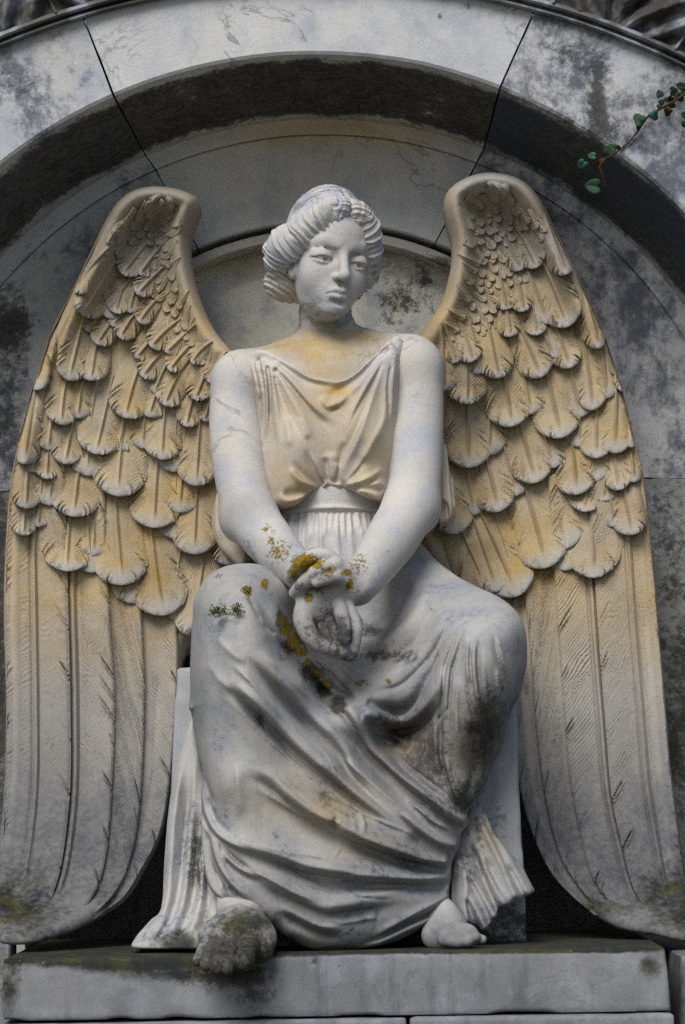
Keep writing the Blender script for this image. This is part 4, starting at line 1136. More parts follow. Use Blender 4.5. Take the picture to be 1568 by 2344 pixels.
# shin: hanging pleats
fr([(940, 640), (890, 830), (820, 1040), (800, 1250), (785, 1500), (790, 1800), (840, 2080)], 10, 11, 6, .1, .2)
fr([(965, 640), (910, 850), (850, 1060), (830, 1250), (815, 1500), (815, 1750)], -10, 6, 8, .1, .3)
fr([(1085, 690), (1040, 900), (1050, 1150), (1090, 1400), (1140, 1700), (1165, 1950)], 10, 9, 6, .1, .15)
fr([(1105, 700), (1072, 900), (1085, 1150), (1125, 1400), (1172, 1700), (1190, 1900)], -10, 5, 8, .1, .2)
fr([(1205, 720), (1250, 940), (1320, 1150), (1345, 1330)], -8, 7, 6, .15, .3)
fr([(1225, 720), (1275, 940), (1345, 1150), (1365, 1300)], 6, 6, 6, .15, .3)
fr([(1010, 1480), (1045, 1750), (1060, 2040)], -12, 9, 10, .2, .2)
fr([(880, 1350), (900, 1600), (960, 1850)], 6, 10, 10, .3, .3); fr([(700, 1300), (680, 1600), (720, 1900)], 5, 14, 14, .3, .3)
flr([(1090, 60), (1130, 250), (1190, 420), (1270, 590)], 8, 6, 6, .2, .1)
flr([(1330, 100), (1330, 300), (1290, 500)], -8, 8, 8, .2, .2)
# breaks at the knee (worn cracks)
fk([(600, 400), (640, 480), (700, 600), (740, 670)], -6, 3, 3, .2, .1); fk([(740, 670), (860, 770)], -4, 3, 3); fk([(300, 670), (350, 610), (450, 600), (590, 630)], -6, 3, 4, .2, .2)
fk([(330, 640), (460, 620), (560, 660)], 4, 5, 5); fk([(480, 280), (600, 330)], -2, 6, 6)
fk([(60, 1420), (120, 1440)], 6, 6, 5)
# folds where the lap meets the waist
for dx in (0, 18, 34, 52): fmix([(940 + dx * .6, 1232 + dx * .4), (962 + dx, 1268 + dx * .3), (990 + dx * 1.1, 1302 + dx * .3)], 7, 5, 5)
R.H += noise2(R.X * 12, R.Z * 12, 31) * .0022 + noise2(R.X * 45, R.Z * 45, 32) * .0007
# eroded crust on the swag and shin
uG, vG = UV(np.stack([R.X, R.F if hasattr(R, 'F') else R.Y, R.Z], -1))
er = blob(uG, vG, [(930, 1690, 60, 80, 1), (900, 1500, 90, 26, .8), (1000, 1750, 50, 110, .7), (1120, 1600, 50, 90, .5), (960, 1580, 40, 40, .6)])
R.H += er * (noise2(R.X * 120, R.Z * 120, 41) * .0012 + noise2(R.X * 60, R.Z * 60, 42) * .0008)
R.finish(edge=.050, blur=0)
V, F = R.build(.0030, back=.10)
u, v = UV(V)
lich = blob(u, v, [(648, 1420, 16, 22, .8), (655, 1440, 18, 20, 1.1), (672, 1468, 20, 22, 1.1), (690, 1492, 18, 16, .95), (705, 1515, 14, 14, .8), (728, 1540, 20, 14, .8), (748, 1564, 16, 14, .8), (765, 1590, 12, 12, .6), (566, 1352, 13, 12, 1.2), (606, 1336, 10, 14, 1.0), (500, 1318, 16, 8, .55), (826, 1562, 28, 12, .62), (890, 1560, 12, 8, .72), (985, 1395, 10, 10, .4)])
gri = blob(u, v, [(640, 1415, 14, 34, .75), (672, 1475, 26, 26, .85), (715, 1540, 34, 26, .9), (742, 1575, 30, 26, .8), (775, 1612, 26, 30, .85), (650, 1500, 18, 20, .35), (700, 1480, 20, 60, .3), (880, 1500, 110, 24, .60), (930, 1690, 60, 60, .60), (1000, 1740, 70, 140, .52), (1110, 1690, 60, 150, .54), (1150, 1580, 46, 100, .46),
                  (900, 1650, 60, 30, .42), (840, 1445, 60, 18, .55), (595, 1650, 18, 30, .58), (610, 1690, 20, 20, .4), (1050, 1830, 40, 60, .55), (900, 1470, 50, 30, .45), (620, 1360, 6, 12, .4), (770, 1830, 90, 40, .32), (960, 1960, 110, 50, .32)])
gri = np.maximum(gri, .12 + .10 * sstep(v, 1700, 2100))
pat = blob(u, v, [(760, 1850, 90, 60, .55), (700, 1790, 80, 60, .35), (620, 1840, 90, 60, .28), (560, 1480, 60, 60, .10), (820, 1930, 90, 40, .3), (930, 1700, 60, 40, .35), (540, 1360, 70, 40, .12), (1080, 1700, 60, 140, .22)])
alg = blob(u, v, [(600, 2105, 70, 35, .8), (680, 2150, 70, 22, .6), (760, 2172, 110, 14, .6), (520, 2080, 40, 20, .4)])
soot_shade = blob(u, v, [(960, 1720, 130, 150, .85), (1110, 1690, 90, 150, .85), (760, 1830, 110, 60, .40), (930, 1950, 160, 70, .42), (740, 1570, 60, 60, .5), (860, 1330, 110, 60, .30), (620, 2050, 200, 90, .28), (900, 2100, 200, 70, .35), (450, 1600, 24, 200, .3), (1190, 1520, 26, 80, .4)]) + .10 + .14 * sstep(v, 1550, 2100)  # grey stains, with shade painted down the outer sides of both legs
spart('skirt', V, F, M_SKIRT, FIG, None, dict(soot_shade=soot_shade, lichen=lich, grime_shade=gri, patina=pat, algae=alg))

# ------------------------------------------------------------------ side drapery
D = lambda x, y: (x * .2055 + 934.5, y * .2055 + 1804.5)
out_d = zz(D, (700, 120), (770, 180), (800, 160), (870, 280), (950, 500), (1100, 680), (1270, 850), (1340, 1000), (1420, 1150), (1330, 1200), (1250, 1250), (1130, 1290), (1010, 1340), (990, 1420), (920, 1510), (840, 1600), (790, 1560), (700, 1520),
           (620, 1480), (520, 1440), (480, 1250), (480, 1000), (500, 800), (540, 600), (600, 350))
R = Relief(out_d, [D(760, 200) + (-.27,), D(900, 500) + (-.30,), D(1250, 900) + (-.30,), D(1400, 1150) + (-.33,), D(1010, 1300) + (-.37,), D(840, 1560) + (-.38,), D(600, 1000) + (-.33,), D(560, 1400) + (-.36,), D(700, 600) + (-.29,)], n=2, closed_spline=False)
def fd(p, *a, **k): R.fold(zz(D, *p), *a, **k)
fd([(760, 230), (860, 480), (1000, 760), (1180, 1180)], 16, 12, 10, .1, 0); fd([(790, 230), (900, 450), (1050, 740), (1130, 950)], -14, 8, 8, .1, .3)
fd([(860, 250), (1000, 560), (1140, 820), (1330, 1180)], 12, 12, 10, .1, 0); fd([(1080, 830), (1180, 1000), (1290, 1210)], -9, 7, 7, .2, 0)
fd([(700, 470), (800, 750), (940, 1060), (1080, 1320)], 14, 11, 9, .1, 0); fd([(850, 760), (960, 1000), (1080, 1220)], -10, 7, 7, .2, .1)
fd([(690, 600), (800, 900), (880, 1100), (980, 1340)], -16, 9, 9, .1, 0)
fd([(620, 750), (720, 1010), (840, 1240), (960, 1420)], 12, 9, 9, .1, 0); fd([(640, 950), (760, 1150), (860, 1350), (900, 1480)], -12, 7, 7, .1, 0)
fd([(670, 1180), (760, 1360), (860, 1560)], 12, 8, 8, .1, 0); fd([(640, 1200), (700, 1400), (780, 1560)], -14, 7, 7, .1, 0)
fd([(530, 780), (600, 900), (640, 1080), (630, 1260), (650, 1480)], 17, 12, 11, .05, 0); fd([(500, 900), (510, 1150), (520, 1420)], -10, 8, 8, .1, 0)
R.finish(edge=.020); V, F = R.build(.0034, thick=.16)
u, v = UV(V)
spart('hanging_drape', V, F, M_SKIRT, FIG, 60, dict(soot_shade=np.full(len(V), .3), grime_shade=.22 + blob(u, v, [(1065, 1960, 30, 60, .3), (1095, 1900, 16, 60, .3)]), patina=blob(u, v, [(1130, 1910, 30, 60, .4)]), algae=blob(u, v, [(1090, 2110, 30, 20, .3)])))

ZB = lambda x, y: (x * .6576 + 257.8, y * .6576 + 1740)
out_e = [(440, 1640), (452, 1700), (462, 1760), (478, 1850), (480, 1960), (500, 2060), (505, 2110), (470, 2168), (389, 2174), (310, 2172), (299, 2164), (312, 2142), (326, 2126), (345, 2105), (368, 2080), (374, 1990), (382, 1880), (396, 1780), (418, 1690)]
R = Relief(out_e, [(440, 1660, -.235), (410, 1850, -.25), (450, 1850, -.27), (385, 2000, -.27), (430, 2000, -.31), (480, 2050, -.33), (320, 2150, -.40), (400, 2160, -.44), (470, 2150, -.44), (345, 2110, -.34), (490, 1900, -.30)], n=4)
def fe(p, *a, **k): R.fold(p, *a, **k)
fe([(425, 1700), (402, 1850), (392, 1980), (378, 2080), (320, 2150)], 16, 11, 10, .1, .05); fe([(440, 1760), (424, 1900), (412, 2020), (388, 2110), (350, 2165)], -14, 9, 9, .1, .05)
fe([(450, 1700), (440, 1850), (430, 1980), (415, 2080), (370, 2160)], 12, 9, 9, .1, .05); fe([(455, 1840), (450, 1960), (440, 2060), (405, 2160)], -18, 11, 12, .1, .05)
fe([(466, 1900), (464, 2000), (452, 2090), (420, 2165)], 12, 8, 8, .1, .05); fe([(472, 1980), (476, 2060), (460, 2140)], -14, 8, 8, .1, .05); fe([(392, 1830), (384, 1950), (378, 2040)], 6, 7, 7)
fe([(340, 2120), (322, 2150)], -6, 5, 5, 0, 0); fe([(385, 2090), (352, 2150)], 8, 7, 7, .1, .05)
R.finish(edge=.022); V, F = R.build(.0034, back=.0)
u, v = UV(V)
spart('hanging_drape', V, F, M_SKIRT, FIG, 60, dict(grime_shade=.16 + blob(u, v, [(450, 1990, 22, 110, .35)]), algae=blob(u, v, [(420, 2160, 110, 40, .75), (470, 2120, 40, 50, .6)])))

# cloth caught behind the arms
out_f = [(500, 1110), (530, 1110), (560, 1180), (560, 1290), (520, 1270), (495, 1240), (484, 1200), (490, 1150)]
R = Relief(out_f, [(500, 1150, .03), (540, 1150, .0), (500, 1230, .02), (545, 1270, -.02)], n=4)
for a in (496, 508, 522): R.fold([(a + 4, 1120), (a - 2, 1180), (a + 3, 1245)], 7, 4, 4)
R.finish(edge=.018); V, F = R.build(.0034, back=.16)
u, v = UV(V); spart('sleeve_fold', V, F, M_STATUE, FIG, 60, dict(patina=np.full(len(V), .5)))
Q = Sculpt()
Q.chain([P(1002, 1010, .03), P(1010, 1090, .02), P(1014, 1150, .0), P(1012, 1172, -.012)], [.016, .020, .026, .027], .01)
Q.chain([P(1000, 1020, .05), P(1024, 1100, .05), P(1030, 1180, .03)], [.012, .012, .012], .02)
Q.ell(P(1014, 1166, -.03), (.013, .02, .024), .006, mode='s')
Q.add(lambda p: -.002 * np.sin(p[:, 0] * 2 * np.pi / .012 + p[:, 2] * 18), P(980, 1200, -.1), P(1060, 1000, .1), .01, 'd')
lo = P(975, 1215, -.06); hi = P(1060, 985, .1); lo[1] = -.06; hi[1] = .1
V, F = Q.mesh(lo, hi, .003)
spart('sleeve_fold', V, F, M_STATUE, FIG, 60, dict(patina=np.full(len(V), .45)))
# ------------------------------------------------------------------ the arched niche
AC = (735., 1284.)
def r_out(phi):
    dx, dy = np.sin(phi), -np.cos(phi)
    ox, oy = AC[0] - 732., AC[1] - 1864.
    b = ox * dx + oy * dy; c = ox * ox + oy * oy - 1900.**2
    return -b + np.sqrt(b * b - c)
def ring(cu, cv, R, Y):
    """a circle of the arch, then straight jambs below its centre"""
    def f(phi, drop):
        s = np.where(phi < 0, -1., 1.)
        u = np.where(drop > 0, cu + s * R, cu + R * np.sin(phi)); v = np.where(drop > 0, cv + drop, cv - R * np.cos(phi))
        return P(u, v, Y + 0 * phi)
    return f
def back_of(f, Y):
    def g(phi, drop):
        p = f(phi, drop).copy(); p[:, 1] = Y; return p
    return g
def outer(Y, grow=0.):
    def f(phi, drop):
        ph = np.clip(phi, -math.pi / 2, math.pi / 2)
        r = np.where(np.abs(ph) < .75, r_out(np.clip(ph, -.75, .75)), r_out(np.sign(ph) * .75) + (np.abs(ph) - .75) * 260) + grow
        s = np.where(phi < 0, -1., 1.)
        u = np.where(drop > 0, AC[0] + s * r, AC[0] + r * np.sin(ph)); v = np.where(drop > 0, AC[1] + drop, AC[1] - r * np.cos(ph))
        return P(u, v, Y + 0 * phi)
    return f
def lerp_rings(f, g, n, ease=lambda t: t):
    def mk(t):
        def h(phi, drop):
            a, b = f(phi, drop), g(phi, drop)
            q = a + (b - a) * t; q[:, 1] = a[:, 1] + (b[:, 1] - a[:, 1]) * ease(t); return q
        return h
    return [mk(t) for t in np.linspace(0, 1, n + 2)[1:-1]]
YF, YB, YD = -.03, .28, .38
A0 = ring(725, 1284, 1168, YF); A1 = ring(725, 1284, 1160, YF + .005); A2 = ring(725, 1284, 1157, YF + .014)
Bq = ring(740, 1288, 1015, YB); B1 = ring(740, 1287, 1011, YB + .001)
C0 = ring(742, 1273, 966, YB + .001); C1 = ring(742, 1272, 963, YB + .010); C2 = ring(742, 1271, 959, YB + .004)
D0 = ring(738, 1223, 718, YD); D1 = ring(738, 1223, 714, YD + .004); D2 = back_of(D1, .45)
prof = [outer(.50), outer(.2), outer(YF)] + lerp_rings(outer(YF), A0, 8) + [A0, A1, A2] + lerp_rings(A2, Bq, 12) + [Bq, B1] + lerp_rings(B1, C0, 2) + [C0, C1, C2] \
    + lerp_rings(C2, D0, 14, lambda t: math.sin(t * math.pi / 2)) + [D0, D1, D2, back_of(D1, .50)]

def sweep(name, prof, path, mat, parent, wear=.0018, stains=None, seed=0):
    phi = np.array([p[0] for p in path]); drop = np.array([p[1] for p in path])
    G = np.stack([f(phi, drop) for f in prof], 1)            # along, around, 3
    n = noise3(G * 9 + seed) * wear + noise3(G * 42 + seed) * wear * .45
    G[:, 2:-2] += (n[..., None] * np.array([.6, 1., .6]))[:, 2:-2]
    na, nr = G.shape[:2]
    V = G.reshape(-1, 3); F = [tuple(x) for x in grid_faces(na, nr, True)]
    F.append(tuple(range(nr))[::-1]); F.append(tuple((na - 1) * nr + i for i in range(nr)))
    u, v = UV(V)
    lv = np.tile(np.arange(nr), na)
    return mesh_obj(name, V, F, mat, parent, True, 32, stains(u, v, lv, V) if stains else None)
R_ = math.radians
ARCH = empty('stone_arch', 'round marble arch of large wedge blocks framing the niche above and beside the winged statue', 'arch', (0, 0, 0))
M_ARCHL = stone('arch_marble_blotched', (.45, .465, .48), (.54, .54, .535), vein=.3, stain=1.0, stain_col=(.10, .12, .155), streak=.1)
M_ARCHR = stone('arch_marble_blackened', (.47, .48, .50), (.56, .56, .56), vein=.3, stain=1.45, stain_col=(.06, .075, .105), streak=.15)
iA, iB = 11, 27
def st_of(block):
    def f(u, v, lv, V):
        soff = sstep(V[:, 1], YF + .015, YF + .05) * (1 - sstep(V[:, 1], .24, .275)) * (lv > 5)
        g = .85 * soff  # soffit dirt plus painted shade over the whole underside
        band = sstep(V[:, 1], .275, .283) * (lv > iB - 2)
        pat = blob(u, v, [(760, 300, 330, 42, .62), (620, 470, 130, 60, .25)]) * (V[:, 1] > .26) + .25 * (1 - soff) * (V[:, 1] > .27) * sstep(-v, -480, -300)
        if block == 'R':
            g = g + blob(u, v, [(1370, 225, 34, 110, .85), (1345, 160, 60, 60, .5), (1300, 120, 70, 60, .4), (1250, 95, 60, 40, .35), (1380, 300, 50, 40, .75), (1290, 285, 40, 20, .55), (1420, 330, 40, 30, .5), (1548, 330, 60, 90, .22)]) * (V[:, 1] < YF + .03)
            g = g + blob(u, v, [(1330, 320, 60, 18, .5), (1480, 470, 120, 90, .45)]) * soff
        if block == 'L':
            g = g + blob(u, v, [(60, 215, 60, 70, .38), (15, 190, 40, 60, .32), (110, 250, 40, 30, .26), (90, 110, 22, 50, .2)]) * (V[:, 1] < YF + .03)
            g = g + blob(u, v, [(0, 560, 60, 80, .3), (20, 780, 60, 200, .62), (10, 950, 50, 160, .6)]) * (V[:, 1] > .26)
        if block == 'J':
            g = g + .28 * (V[:, 1] > .26) + blob(u, v, [(1550, 1600, 60, 400, .3), (0, 1500, 30, 500, .45)])
        if block == 'K':
            g = g + blob(u, v, [(302, 124, 8, 8, .6), (1008, 40, 7, 8, .55), (1070, 12, 8, 6, .5)]) * (V[:, 1] < YF + .03)
        al = blob(u, v, [(1480, 1700, 160, 700, .42)]) * (1. if block == 'J' else 0.)
        return dict(grime_shade=g, patina=pat, algae=al)
    return f
def arc(a, b, n): return [(R_(x), 0.) for x in np.linspace(a, b, n)]
g_ = .11
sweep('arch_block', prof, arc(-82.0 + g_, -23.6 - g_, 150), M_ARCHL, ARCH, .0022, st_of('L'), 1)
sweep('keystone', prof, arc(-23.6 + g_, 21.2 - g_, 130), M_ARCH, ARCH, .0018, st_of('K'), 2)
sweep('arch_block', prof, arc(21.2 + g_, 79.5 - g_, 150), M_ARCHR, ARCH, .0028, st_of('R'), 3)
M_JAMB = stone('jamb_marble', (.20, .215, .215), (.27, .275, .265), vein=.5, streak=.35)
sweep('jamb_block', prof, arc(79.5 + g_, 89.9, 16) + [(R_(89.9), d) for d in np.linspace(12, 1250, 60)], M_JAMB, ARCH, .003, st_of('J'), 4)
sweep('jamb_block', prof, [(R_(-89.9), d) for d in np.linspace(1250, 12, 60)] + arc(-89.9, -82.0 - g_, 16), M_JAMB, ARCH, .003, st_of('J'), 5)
for o in list(ARCH.children): pass
# moulding and blackened carved band outside the arch
YM = YF - .004
mprof = [outer(.2, -5), outer(YM + .03, -5), outer(YM - .012, 3), outer(YM - .020, 7), outer(YM - .018, 11), outer(YM - .004, 14), outer(YM - .004, 17), outer(YM - .024, 20), outer(YM - .030, 26), outer(YM - .024, 33), outer(YM + .012, 36), outer(.2, 36)]
sweep('moulding', mprof, arc(-46, 46, 260), stone('dark_moulding_marble', (.075, .078, .08), (.13, .132, .13), vein=0), ARCH, .002, None, 6)
sweep('core', [ring(738, 1223, 724, .506), outer(.506, 420), outer(.60, 420), ring(738, 1223, 724, .60)], [(R_(-89.9), 900.)] + arc(-89.9, 89.9, 120) + [(R_(89.9), 900.)], M_JAMB, ARCH, 0., None, 9)
nph, nrr = 1000, 150
ph = np.linspace(R_(-44), R_(44), nph)[:, None]; rr = np.linspace(33, 330, nrr)[None]
rad0 = r_out(np.clip(ph, -.75, .75)) + rr
U = AC[0] + rad0 * np.sin(ph); Vv = AC[1] - rad0 * np.cos(ph)
per = 300.
s = ((ph * 1420 + 40) / per + .5) % 1 - .5; q = rr / 332.
leaf = np.abs(s) * 2.0; env = .95 * (1 - q) ** .55
inside = sstep(env - leaf, -.03, .05)
hh = .016 * np.sin(2 * np.pi * (leaf * 2.1 + q * 3.6 + .6 * q * q)) * inside
out_ = (1 - inside) * (.013 * np.sin(2 * np.pi * ((1 - leaf) * 2.4 + (1 - q) * 3.2)) - .010)
hh = hh + out_ + .014 * np.exp(-(leaf * per / 2 / 5.) ** 2) * inside - .02 * np.exp(-((env - leaf) / .06) ** 2)
hh = hh + noise2(U / 14, Vv / 14, 8) * .003
Yq = YM - .004 - .05 * (rr / 300) - hh
V = P(U, Vv, Yq).reshape(-1, 3)
mesh_obj('carved_frieze', V, grid_faces(nph, nrr)[:, ::-1], M_FRIEZE, ARCH, True)

# back of the niche: lit rim and panel
NICHE = empty('niche_wall', 'pale rounded back panel of the niche with a blue black blotch, behind the head of the statue', 'wall', (0, 0, 0))
E1 = ring(738, 1224, 700, .396); E2 = ring(738, 1224, 697, .390); E3 = ring(738, 1226, 682, .391); E4 = ring(738, 1226, 679, .396); E5 = back_of(E4, .485)
M_RIM = stone('niche_rim_marble', (.50, .51, .50), (.58, .57, .54), vein=.2)
pth = [(R_(-89.9), d) for d in np.linspace(1200, 12, 50)] + arc(-89.9, 89.9, 220) + [(R_(89.9), d) for d in np.linspace(12, 1200, 50)]
sweep('panel_rim', [back_of(E1, .5), E1, E2, E3, E4, E5, back_of(E5, .5)], pth, M_RIM, NICHE, .0022, lambda u, v, lv, V: dict(grime_shade=blob(u, v, [(1020, 600, 40, 14, .4)]) + .12, patina=.3 + 0 * u), 9)
gu, gv = np.meshgrid(np.linspace(-60, 1560, 220), np.linspace(480, 1500, 260), indexing='ij')
Yp = .48 + noise2(gu / 80, gv / 80, 12) * .002
V = P(gu, gv, Yp).reshape(-1, 3)
gr = blob(gu, gv, [(925, 680, 55, 60, .72), (960, 640, 45, 40, .62), (1000, 700, 40, 50, .5), (890, 650, 30, 30, .40), (905, 735, 36, 24, .5)]).ravel()
M_PANEL = stone('niche_panel_marble', (.70, .71, .63), (.76, .75, .66), vein=.6, stain=.0)
mesh_obj('back_panel', V, grid_faces(220, 260), M_PANEL, NICHE, True, None, dict(grime_shade=gr, patina=blob(gu, gv, [(560, 600, 140, 60, .5), (600, 780, 160, 120, .15)]).ravel()))

# closed box added behind the seat and wing ends, so the gaps turn black
q = lambda u, v, y: P(u, v, .48) * np.array([1, 0, 1]) + np.array([0, y, 0])
hv = [q(-80, 1500, .48), q(1620, 1480, .48), q(1620, 1480, 1.5), q(-80, 1500, 1.5), q(-80, 2420, 1.5), q(1620, 2400, 1.5), q(-80, 2420, .48), q(1620, 2400, .48)]
mesh_obj('gap_dark_box', hv, [(0, 1, 2, 3), (3, 2, 5, 4), (0, 3, 4, 6), (1, 7, 5, 2)], M_JAMB, NICHE, False)

# ------------------------------------------------------------------ seat, plinth, course below
def block(name, corners_front, y0, y1, mat, r=.008, h=.006, wear=.004, parent=None, stains=None, seed=0, lab=None, cat=None, off=None):
    """a dressed block: its front face measured on the photo at depth y0, worn edges"""
    c = [P(u, v, y0) for u, v in corners_front]              # tl, tr, br, bl
    poly = np.array([[p[0], p[2]] for p in c])
    S = Sculpt()
    lo = np.array([poly[:, 0].min() - .03, y0 - .03, poly[:, 1].min() - .03]); hi = np.array([poly[:, 0].max() + .03, y1 + .03, poly[:, 1].max() + .03])
    def fn(p):
        d = poly_sd(poly, p[:, 0], p[:, 2]) + r; e = np.abs(p[:, 1] - (y0 + y1) / 2) - (y1 - y0) / 2 + r
        q = np.sqrt(np.maximum(d, 0) ** 2 + np.maximum(e, 0) ** 2) + np.minimum(np.maximum(d, e), 0) - r
        edge = np.exp(-((d - e) / .03) ** 2)
        n = noise3(p * 8 + seed) * .35 + noise3(p * 30 + seed) * .3
        return q + wear * (n * .5 + edge * np.maximum(noise3(p * 17 + seed * 3) - .15, 0) * 2.0)
    S.add(fn, lo, hi, 1e-5)
    V, F = S.mesh(lo, hi, h, 16)
    u, v = UV(V)
    o = mesh_obj(name, V, F, mat, parent, True, 50, stains(u, v, V) if stains else None)
    if lab: tag(o, lab, cat)
    return o
block('throne', [(402, 1527), (1178, 1500), (1207, 2168), (374, 2188)], -.20, .24, stone('seat_marble', (.32, .335, .36), (.38, .39, .40), streak=.35), .010, .007, .004, None,
      lambda u, v, V: dict(grime_shade=.10 + blob(u, v, [(1120, 1900, 60, 60, .3)]) + .5 * sstep(v, 2040, 2110) * (u > 900), algae=.5 * sstep(v, 2080, 2150)), 5,
      'pale square cut stone seat under the robed angel, showing at both sides of the skirt', 'seat')
tl = P(0, 2180, -.55)[2]
block('plinth', [(6, 2196), (1524, 2168), (1538, 2316), (2, 2338)], -.55, .3, M_PLINTH, .007, .0065, .0035, None,
      lambda u, v, V: dict(grime_shade=np.clip(blob(u, v, [(545, 2236, 110, 40, .9), (570, 2275, 75, 60, .62), (620, 2230, 40, 30, .5), (30, 2215, 40, 40, .5), (720, 2200, 16, 12, .4), (780, 2215, 10, 16, .35)]) + .2 * np.exp(-((v - 2184 + (u - 780) * .018) / 7) ** 2), 0, 1),
                           algae=np.clip(blob(u, v, [(330, 2202, 240, 30, 1.0), (400, 2230, 150, 24, .75), (150, 2205, 140, 14, .8), (1490, 2210, 34, 40, .66), (20, 2260, 34, 90, .62), (540, 2225, 110, 40, .6), (1300, 2176, 260, 9, .5)]) + .8 * sstep(-v, -2196 - (780 - u) * .018, -2180 - (780 - u) * .018), 0, 1)), 7,
      'long pale marble plinth slab with mossy top edge carrying the seated angel', 'plinth')
block('course_block', [(-120, 2349), (931, 2331), (931, 2460), (-120, 2460)], -.575, .3, M_PLINTH, .006, .008, .004, None, None, 8, 'course stone below the plinth, the longer one with the mossy plinth end above it', 'stone block')
block('course_block', [(939, 2330), (1545, 2320), (1545, 2460), (939, 2460)], -.575, .3, M_PLINTH, .006, .008, .004, None, None, 9, 'course stone below the plinth, the one reaching to the dark gap beside the plinth end', 'stone block')
block('pier_foot', [(1562, 2190), (1700, 2180), (1700, 2460), (1556, 2460)], -.50, .3, M_PLINTH, .03, .008, .006, None, lambda u, v, V: dict(algae=.45 + 0 * u), 10, 'dark weathered foot of the pier across the narrow black gap from the plinth', 'stone block')

# ------------------------------------------------------------------ ivy and moss
IVY = empty('ivy_sprig', 'thin sprig of dark green ivy creeping over the edge of the stained arch block', 'ivy', P(1434, 345, YF))
IV = lambda x, y: (x * .1862 + 1276, y * .1862 + 161)
ib = np.array(IVY.location)
def tube(pts, r0, r1, n=7):
    p = np.array(pts); m = len(p); V = []
    for i in range(m):
        t = p[min(i + 1, m - 1)] - p[max(i - 1, 0)]; t /= np.linalg.norm(t)
        a = np.cross(t, [0, 1, .2]); a /= np.linalg.norm(a); b = np.cross(t, a)
        r = r0 + (r1 - r0) * i / (m - 1)
        for k in range(n):
            w = 2 * math.pi * k / n; V.append(p[i] + r * (math.cos(w) * a + math.sin(w) * b))
    return np.array(V), grid_faces(m, n, True)
sp = spline([IV(*q) + (d + .27,) for *q, d in ((1700, 180, -.36), (1568, 290, -.36), (1400, 400, -.345), (1250, 480, -.33), (1100, 580, -.315), (1000, 730, -.31), (880, 880, -.308), (800, 945, -.306), (690, 1035, -.312), (600, 1075, -.33))], 6)
V, F = tube([P(*q) for q in sp], .0036, .0014)
mesh_obj('stem', V - ib, F, M_BROWN, IVY)
def ivy_leaf(u, v, d, size, ang, lobes, mat, tilt=0.):
    """heart or three-lobed leaf with a fold along the midrib; ang = where the tip points (deg, 0 right, 90 down)"""
    n = 44; th = np.linspace(-math.pi, math.pi, n, endpoint=False)
    if lobes: r = .62 + .30 * np.abs(np.cos(1.5 * th)) ** 1.4 + .12 * np.cos(th)
    else: r = .78 + .22 * np.cos(th) ** 3 - .25 * np.exp(-((np.abs(th) - math.pi) / .35) ** 2) + .16 * np.exp(-(th / .28) ** 2)
    V = []; rings = 5
    a = math.radians(ang)
    for i in range(rings + 1):
        k = i / rings
        for x, y in zip(r * np.cos(th) * k, r * np.sin(th) * k):
            dd = d - .010 * abs(y) * size / 30 + .006 * k * k + tilt * (x * .018)
            X, Yv = x * size / 2, y * size / 2
            V.append(P(u + X * math.cos(a) - Yv * math.sin(a), v + X * math.sin(a) + Yv * math.cos(a), dd))
    F = [tuple(x) for x in grid_faces(rings + 1, n, True)]
    o = mesh_obj('leaf', np.array(V) - ib, F, mat, IVY)
    so = o.modifiers.new('thick', 'SOLIDIFY'); so.thickness = .0012
for x, y, s, a, lb, m, t in ((1262, 305, 20, 250, 0, M_LEAFDARK, .5), (1290, 392, 15, 180, 0, M_LEAFDARK, 0), (1262, 448, 14, 200, 0, M_LEAFDARK, 0), (1330, 372, 14, 300, 0, M_LEAFDARK, 1), (1420, 225, 13, 185, 0, M_LEAFDARK, 1),
                             (1530, 195, 22, 200, 0, M_LEAFDARK, .4), (1450, 270, 22, 160, 1, M_LEAFDARK, .4), (1500, 320, 24, 60, 1, M_LEAFDARK, .3), (1560, 250, 24, 20, 0, M_LEAFDARK, .3), (1400, 340, 18, 120, 0, M_LEAFDARK, .6),
                             (1360, 500, 22, 100, 1, M_BROWN, .6), (1400, 420, 18, 30, 0, M_BROWN, .4), (1015, 615, 32, 225, 1, M_LEAF, .3), (1000, 690, 14, 100, 0, M_BROWN, .8), (1180, 545, 26, 60, 1, M_LEAFTEAL, .5), (1560, 645, 18, 90, 0, M_LEAFDARK, 0), (1600, 560, 26, 200, 1, M_LEAFDARK, 0),
                             (690, 950, 22, 200, 1, M_LEAF, .5), (440, 1052, 20, 180, 0, M_LEAFTEAL, .8), (315, 1140, 25, 130, 0, M_LEAFTEAL, .6), (470, 1425, 40, 185, 0, M_LEAF, .2), (555, 1115, 16, 180, 0, M_BROWN, .9), (610, 1010, 14, 150, 0, M_LEAF, .6), (740, 945, 13, 20, 0, M_LEAF, .8), (330, 330, 0, 0, 0, M_LEAF, 0)):
    if s: ivy_leaf(*IV(x, y), -.055 if y > 900 else -.065, s * 1.12, a, lb, m, t)
V, F = tube([P(*q) for q in spline([IV(600, 1075) + (-0.060,), IV(520, 1180) + (-0.065,), IV(570, 1320) + (-0.065,), IV(590, 1420) + (-0.058,)], 6)], .0012, .0008)
mesh_obj('stem', V - ib, F, M_BROWN, IVY)
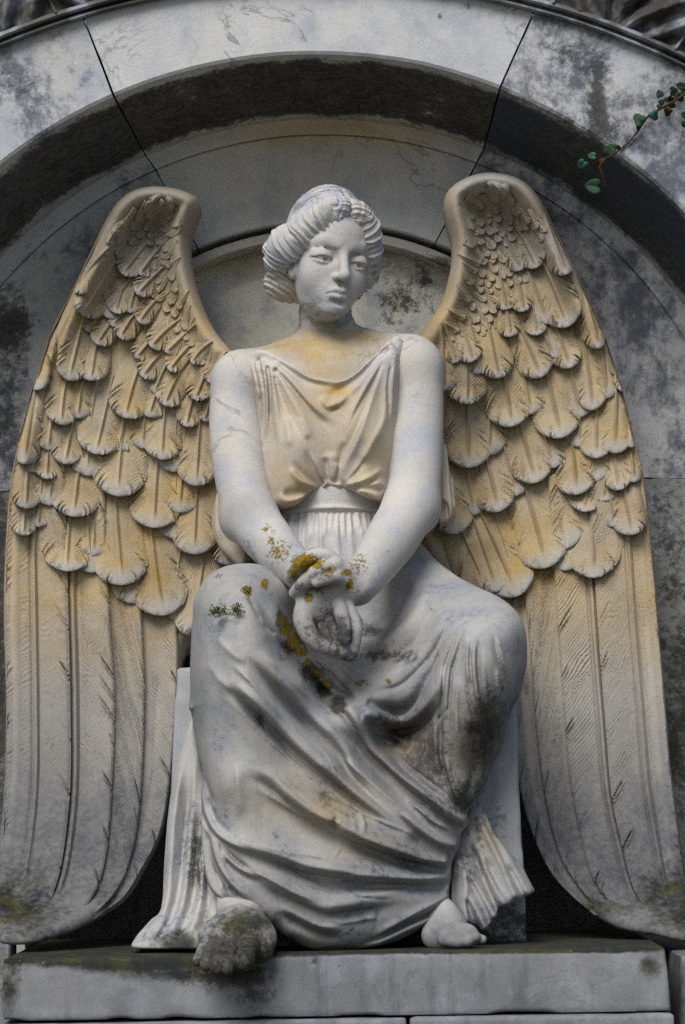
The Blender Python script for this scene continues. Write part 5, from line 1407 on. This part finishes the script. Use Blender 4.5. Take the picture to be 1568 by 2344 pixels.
def moss(name, label, spots):
    V, F = [], []
    r = np.random.default_rng(5)
    for u, v, ru, rv, n, d in spots:
        for _ in range(n):
            a = r.normal(0, .5, 2); c = P(u + a[0] * ru, v + a[1] * rv, d - abs(r.normal(0, .006)))
            w = r.normal(0, 1, 3); w /= np.linalg.norm(w); x = np.cross(w, [.3, .5, .8]); x /= np.linalg.norm(x); L = r.uniform(.003, .0075)
            k = len(V); V += [c, c + w * L * .5 + x * L * .32, c + w * L, c + w * L * .5 - x * L * .32]; F.append((k, k + 1, k + 2, k + 3))
    tag(mesh_obj(name, np.array(V), F, M_MOSS, None, False), label, 'moss', None, 'stuff')
moss('moss', 'little tufts of green moss rooted in the cracks of the raised knee', [(500, 1397, 20, 9, 190, -.533), (540, 1394, 14, 9, 150, -.538), (566, 1352, 10, 13, 60, -.520), (488, 1402, 6, 8, 40, -.53)])

# ------------------------------------------------------------------ ground
n = 60
gx, gy = np.meshgrid(np.r_[np.linspace(-400, -6, 12), np.linspace(-5, 5, n), np.linspace(6, 400, 12)], np.r_[np.linspace(-400, -9, 12), np.linspace(-8, 3, n)], indexing='ij')
gz = P(0, 2460, -.575)[2] - .32 + noise2(gx * .9, gy * .9, 14) * .03 * (np.abs(gx) < 6)
V = np.stack([gx, gy, gz], -1).reshape(-1, 3)
tag(mesh_obj('ground', V, grid_faces(*gx.shape), M_GROUND), 'trodden earth and grass in front of the monument', 'ground', None, 'structure')
# ------------------------------------------------------------------ daylight and camera
W = bpy.data.worlds.new('World'); SC.world = W; W.use_nodes = True
nt = W.node_tree; nt.nodes.clear()
sky = nt.nodes.new('ShaderNodeTexSky'); sky.sky_type = 'NISHITA'; sky.sun_disc = False
EL, AZ = math.radians(49), math.radians(-22)          # azimuth measured from straight in front, negative = from the left
dirv = np.array([math.sin(AZ) * math.cos(EL), -math.cos(AZ) * math.cos(EL), math.sin(EL)])
sky.sun_elevation = EL; sky.sun_rotation = math.atan2(dirv[0], dirv[1])
sky.air_density = 1.0; sky.dust_density = 2.5; sky.ozone_density = 1.0
bg = nt.nodes.new('ShaderNodeBackground'); bg.inputs[1].default_value = .055
wo = nt.nodes.new('ShaderNodeOutputWorld')
nt.links.new(sky.outputs[0], bg.inputs[0]); nt.links.new(bg.outputs[0], wo.inputs[0])
from mathutils import Vector
L = bpy.data.lights.new('sun', 'SUN'); L.energy = 1.5; L.angle = math.radians(34); L.color = (1., .965, .91)
so = link(bpy.data.objects.new('sun', L)); so.rotation_euler = Vector(dirv).to_track_quat('Z', 'Y').to_euler(); so.location = (-3, -6, 6)

cam = bpy.data.cameras.new('camera'); co = link(bpy.data.objects.new('camera', cam))
co.location = (CX, -DIST, CZ); co.rotation_euler = (math.pi / 2, 0, 0)
from mathutils import Matrix
co.matrix_world = Matrix.Translation((CX, -DIST, CZ)) @ Matrix.Rotation(math.pi / 2, 4, 'X') @ Matrix.Rotation(-ROLL, 4, 'Z')
cam.sensor_fit = 'HORIZONTAL'; cam.sensor_width = 36; cam.lens = 36 * DIST / 1.568
cam.shift_x = (784 - U0) / 1568; cam.shift_y = (V0 - 1172) / 1568
cam.clip_end = 2000; cam.clip_start = .1
SC.camera = co
vs = SC.view_settings; vs.view_transform = 'Standard'; vs.look = 'None'; vs.gamma = 1; vs.use_curve_mapping = False; vs.exposure = 0.86
SC.cycles.max_bounces = 6; SC.cycles.diffuse_bounces = 4
SC.cycles.use_denoising = False
